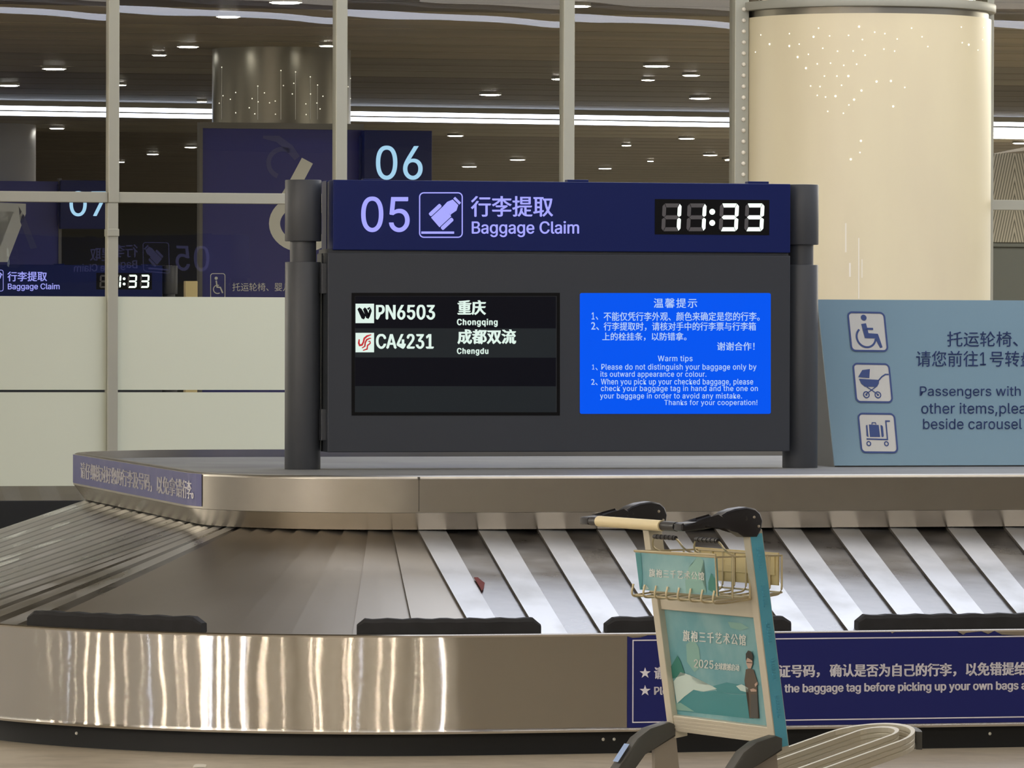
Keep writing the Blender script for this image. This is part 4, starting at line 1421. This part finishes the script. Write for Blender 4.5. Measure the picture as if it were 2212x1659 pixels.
# ================================================================== LAMPS
def downlight(p, r, h, m, label, group, cat='ceiling light'):
    t = Thing('downlight', label, cat, (p[0], p[1], CZ), group)
    bm = BM()
    res = bmesh.ops.create_cone(bm, cap_ends=False, segments=20, radius1=r * 1.2, radius2=r * 1.2, depth=0.03)
    bmesh.ops.translate(bm, verts=res['verts'], vec=(p[0], p[1], CZ - 0.015))
    t.part('trim_ring', bm, 'lamp_body', smooth=True)
    t.part('lamp', cyl(BM(), p, r, CZ - h, CZ - 0.001, 20), m, smooth=True)
    return t
spots = [(493, 34, 1), (406, 99, 1), (344, 117, .7), (117, 147, 1.2), (20, 183, 1.1), (708, 97, .8), (261, 182, .6), (123, 276, 1), (436, 218, .6), (412, 317, .9), (330, 332, .9), (261, 349, .6), (617, 3, 1.3),
         (1059, 203, 1.2), (1208, 169, .8), (1418, 141, 1.3), (1400, 171, .7), (984, 292, 1.1), (1118, 344, 1.2), (1014, 359, 1.2), (1307, 363, 1.1), (1307, 253, .7), (1249, 11, 1), (1353, 313, .7), (1405, 347, .5),
         (1512, 211, 1.2), (1493, 161, .9), (1483, 298, 1.1), (1534, 334, 1.1), (2204, 308, 1.1)]
def bay(x):
    if x < 244: return 'left of the leftmost mullion'
    if x < 735: return 'between the two left mullions'
    if x < 1225: return 'between the middle and third mullions'
    if x < 1590: return 'between the third mullion and the cream column'
    return 'right of the cream column'
ORD = ['topmost', 'second from top', 'third from top', 'fourth from top', 'fifth from top', 'sixth from top', 'seventh from top', 'eighth from top', 'ninth from top', 'tenth from top', 'eleventh from top']
byb = {}
for s_ in spots:
    byb.setdefault(bay(s_[0]), []).append(s_)
for k, L_ in byb.items():
    L_.sort(key=lambda q: q[1])
    for i, (x, y, sz) in enumerate(L_):
        p = onz(x, y, CZ - 0.02)
        if len(L_) == 1:
            lab = 'white ceiling downlight %s' % k
        else:
            lab = 'ceiling downlight, %s of those %s' % ('lowest' if i == len(L_) - 1 else ORD[i], k)
        downlight((p.x, p.y), 0.085 * sz, 0.035, 'spot_far', lab, 'downlights beyond the glass')
rp = random.Random(11)  # unseen cylinder lamps, added and set out for the skirt's streaks
spots_p = [(-20 + k * 0.72 + rp.uniform(-0.4, 0.4), rp.choice((-9.0, -11.5, -14.5, -16.5)) + rp.uniform(-0.7, 0.7)) for k in range(30)]
for k in range(16):
    an, di = math.radians(48 + k * 3.9 + rp.uniform(-1, 1)), rp.choice((10.0, 13.0, 16.0))
    spots_p.append((-di * math.sin(an) - 1.5, -di * math.cos(an) + 1.0))
for k, (u, v) in enumerate(spots_p):
    r, h = rp.choice((0.02, 0.03, 0.045, 0.08)), rp.uniform(0.25, 0.5)
    t = Thing('streak_lamp', 'unseen cylinder lamp added to streak the skirt with its reflection', 'ceiling light', (u, v, CZ), 'added streak lamps of the near hall')
    t.part('canopy', cyl(BM(), (u, v), r * 1.15, CZ - 0.05, CZ - 0.001, 20), 'lamp_body', smooth=True)
    t.part('shade', cyl(BM(), (u, v), r, CZ - 0.05 - h, CZ - 0.051, 20), 'spot_near' if k % 7 else 'spot_cool', smooth=True)
def strip(p0, p1, w, h, m, label, group=None):
    p0, p1 = Vector(p0), Vector(p1)
    d = (p1 - p0).normalized()
    n = Vector((-d.y, d.x, 0)) * w / 2
    t = Thing('linear_light', label, 'ceiling light', ((p0.x + p1.x) / 2, (p0.y + p1.y) / 2, CZ), group)
    t.part('housing', prism(BM(), [p0 - n * 1.15 + ZZ * 0.0, p0 + n * 1.15, p0 + n * 1.15 + ZZ * (CZ - 0.001 - p0.z), p0 - n * 1.15 + ZZ * (CZ - 0.001 - p0.z)], p1 - p0), 'lamp_body')
    t.part('diffuser', prism(BM(), [p0 - n - ZZ * h, p0 + n - ZZ * h, p0 + n - ZZ * 0.0005, p0 - n - ZZ * 0.0005], p1 - p0), m)
for dy, lb in ((-6, 'far'), (6, 'near')):
    a, b = onz(-250, 236 + dy, CZ - 0.09), onz(2450, 280 + dy, CZ - 0.09)
    strip((a.x, a.y, CZ - 0.06), (b.x, b.y, CZ - 0.06), 0.12, 0.045, 'lamp_far', 'long bright linear ceiling light beyond the glass, %s one of the pair' % ('upper' if lb == 'near' else 'lower'))
def panel(u0, u1, v0, v1, m, label, group):  # unseen ceiling panel, added for its light
    t = Thing('fill_panel', label, 'ceiling light', ((u0 + u1) / 2, (v0 + v1) / 2, CZ), group)
    t.part('tray', box(BM(), (u0 - 0.04, v0 - 0.04, CZ - 0.03), (u1 + 0.04, v1 + 0.04, CZ - 0.001)), 'lamp_body')
    t.part('diffuser', box(BM(), (u0, v0, CZ - 0.045), (u1, v1, CZ - 0.0305)), m)
NL, FL = 'unseen glowing ceiling panel added to light the near hall', 'unseen glowing ceiling panel added just beyond the glass wall'
for k in range(4):
    panel(-0.9 + k * 3.6, 2.4 + k * 3.6, 7.6, 9.2, 'panel_wall', NL, 'added ceiling panels of the near hall')  # added to brighten the frosted film and the column
for k in range(4):
    panel(0.7 + k * 3.6, 4.1 + k * 3.6, 4.2, 6.8, 'panel_cool', NL, 'added ceiling panels of the near hall')  # added for bright reflections in the belt plates
for k in range(6):
    panel(-10 + k * 3.6, -6.6 + k * 3.6, -3.2, -1.2, 'panel_warm', NL, 'added ceiling panels of the near hall')  # added to light the sign and fascia from the front
for k in range(4):
    panel(-0.2 + k * 3.6, 3.2 + k * 3.6, 1.0, 3.6, 'panel_top', NL, 'added ceiling panels of the near hall')  # added overhead to lift the pale halves of the plates
for v in (-36, -28, -20):
    for u in (-22, -17, -12, -7, -2, 20, 25):
        panel(u, u + 4.0, v, v + 2.0, 'panel_back', 'unseen glowing ceiling panel added to brighten the back of the near hall', 'added back panels of the near hall')  # added to brighten the wall and floor that the steel reflects
strip((-2, -4.7, CZ - 0.05), (14, -4.7, CZ - 0.05), 0.08, 0.05, 'lamp_cool', 'linear ceiling light of the near hall, outside the picture')
for v in (12.5, 16, 19.5):
    for k in (0, 1, 6, 7):
        panel(-17 + k * 4.4, -13 + k * 4.4, v, v + 1.8, 'panel_far', FL, 'added ceiling panels beyond the glass')  # added so the far floor bounces light up
panel(-10.5, -6.5, 3.0, 8.5, 'panel_wall', NL, 'added ceiling panels of the near hall')  # added to brighten the plates on the carousel's left side
panel(-4.6, 0.2, 19.3, 21.3, 'panel_wall', FL, 'added ceiling panels beyond the glass')  # added to be reflected in the left side plates
for v in (27, 38, 48, 58, 80):
    for u in (-31, -25, -19, 17, 23, 29):
        panel(u, u + 4.5, v, v + 2.0, 'panel_far', 'unseen glowing ceiling panel added far to the side beyond the glass', 'added side panels beyond the glass')  # added to bounce light onto the far ceiling
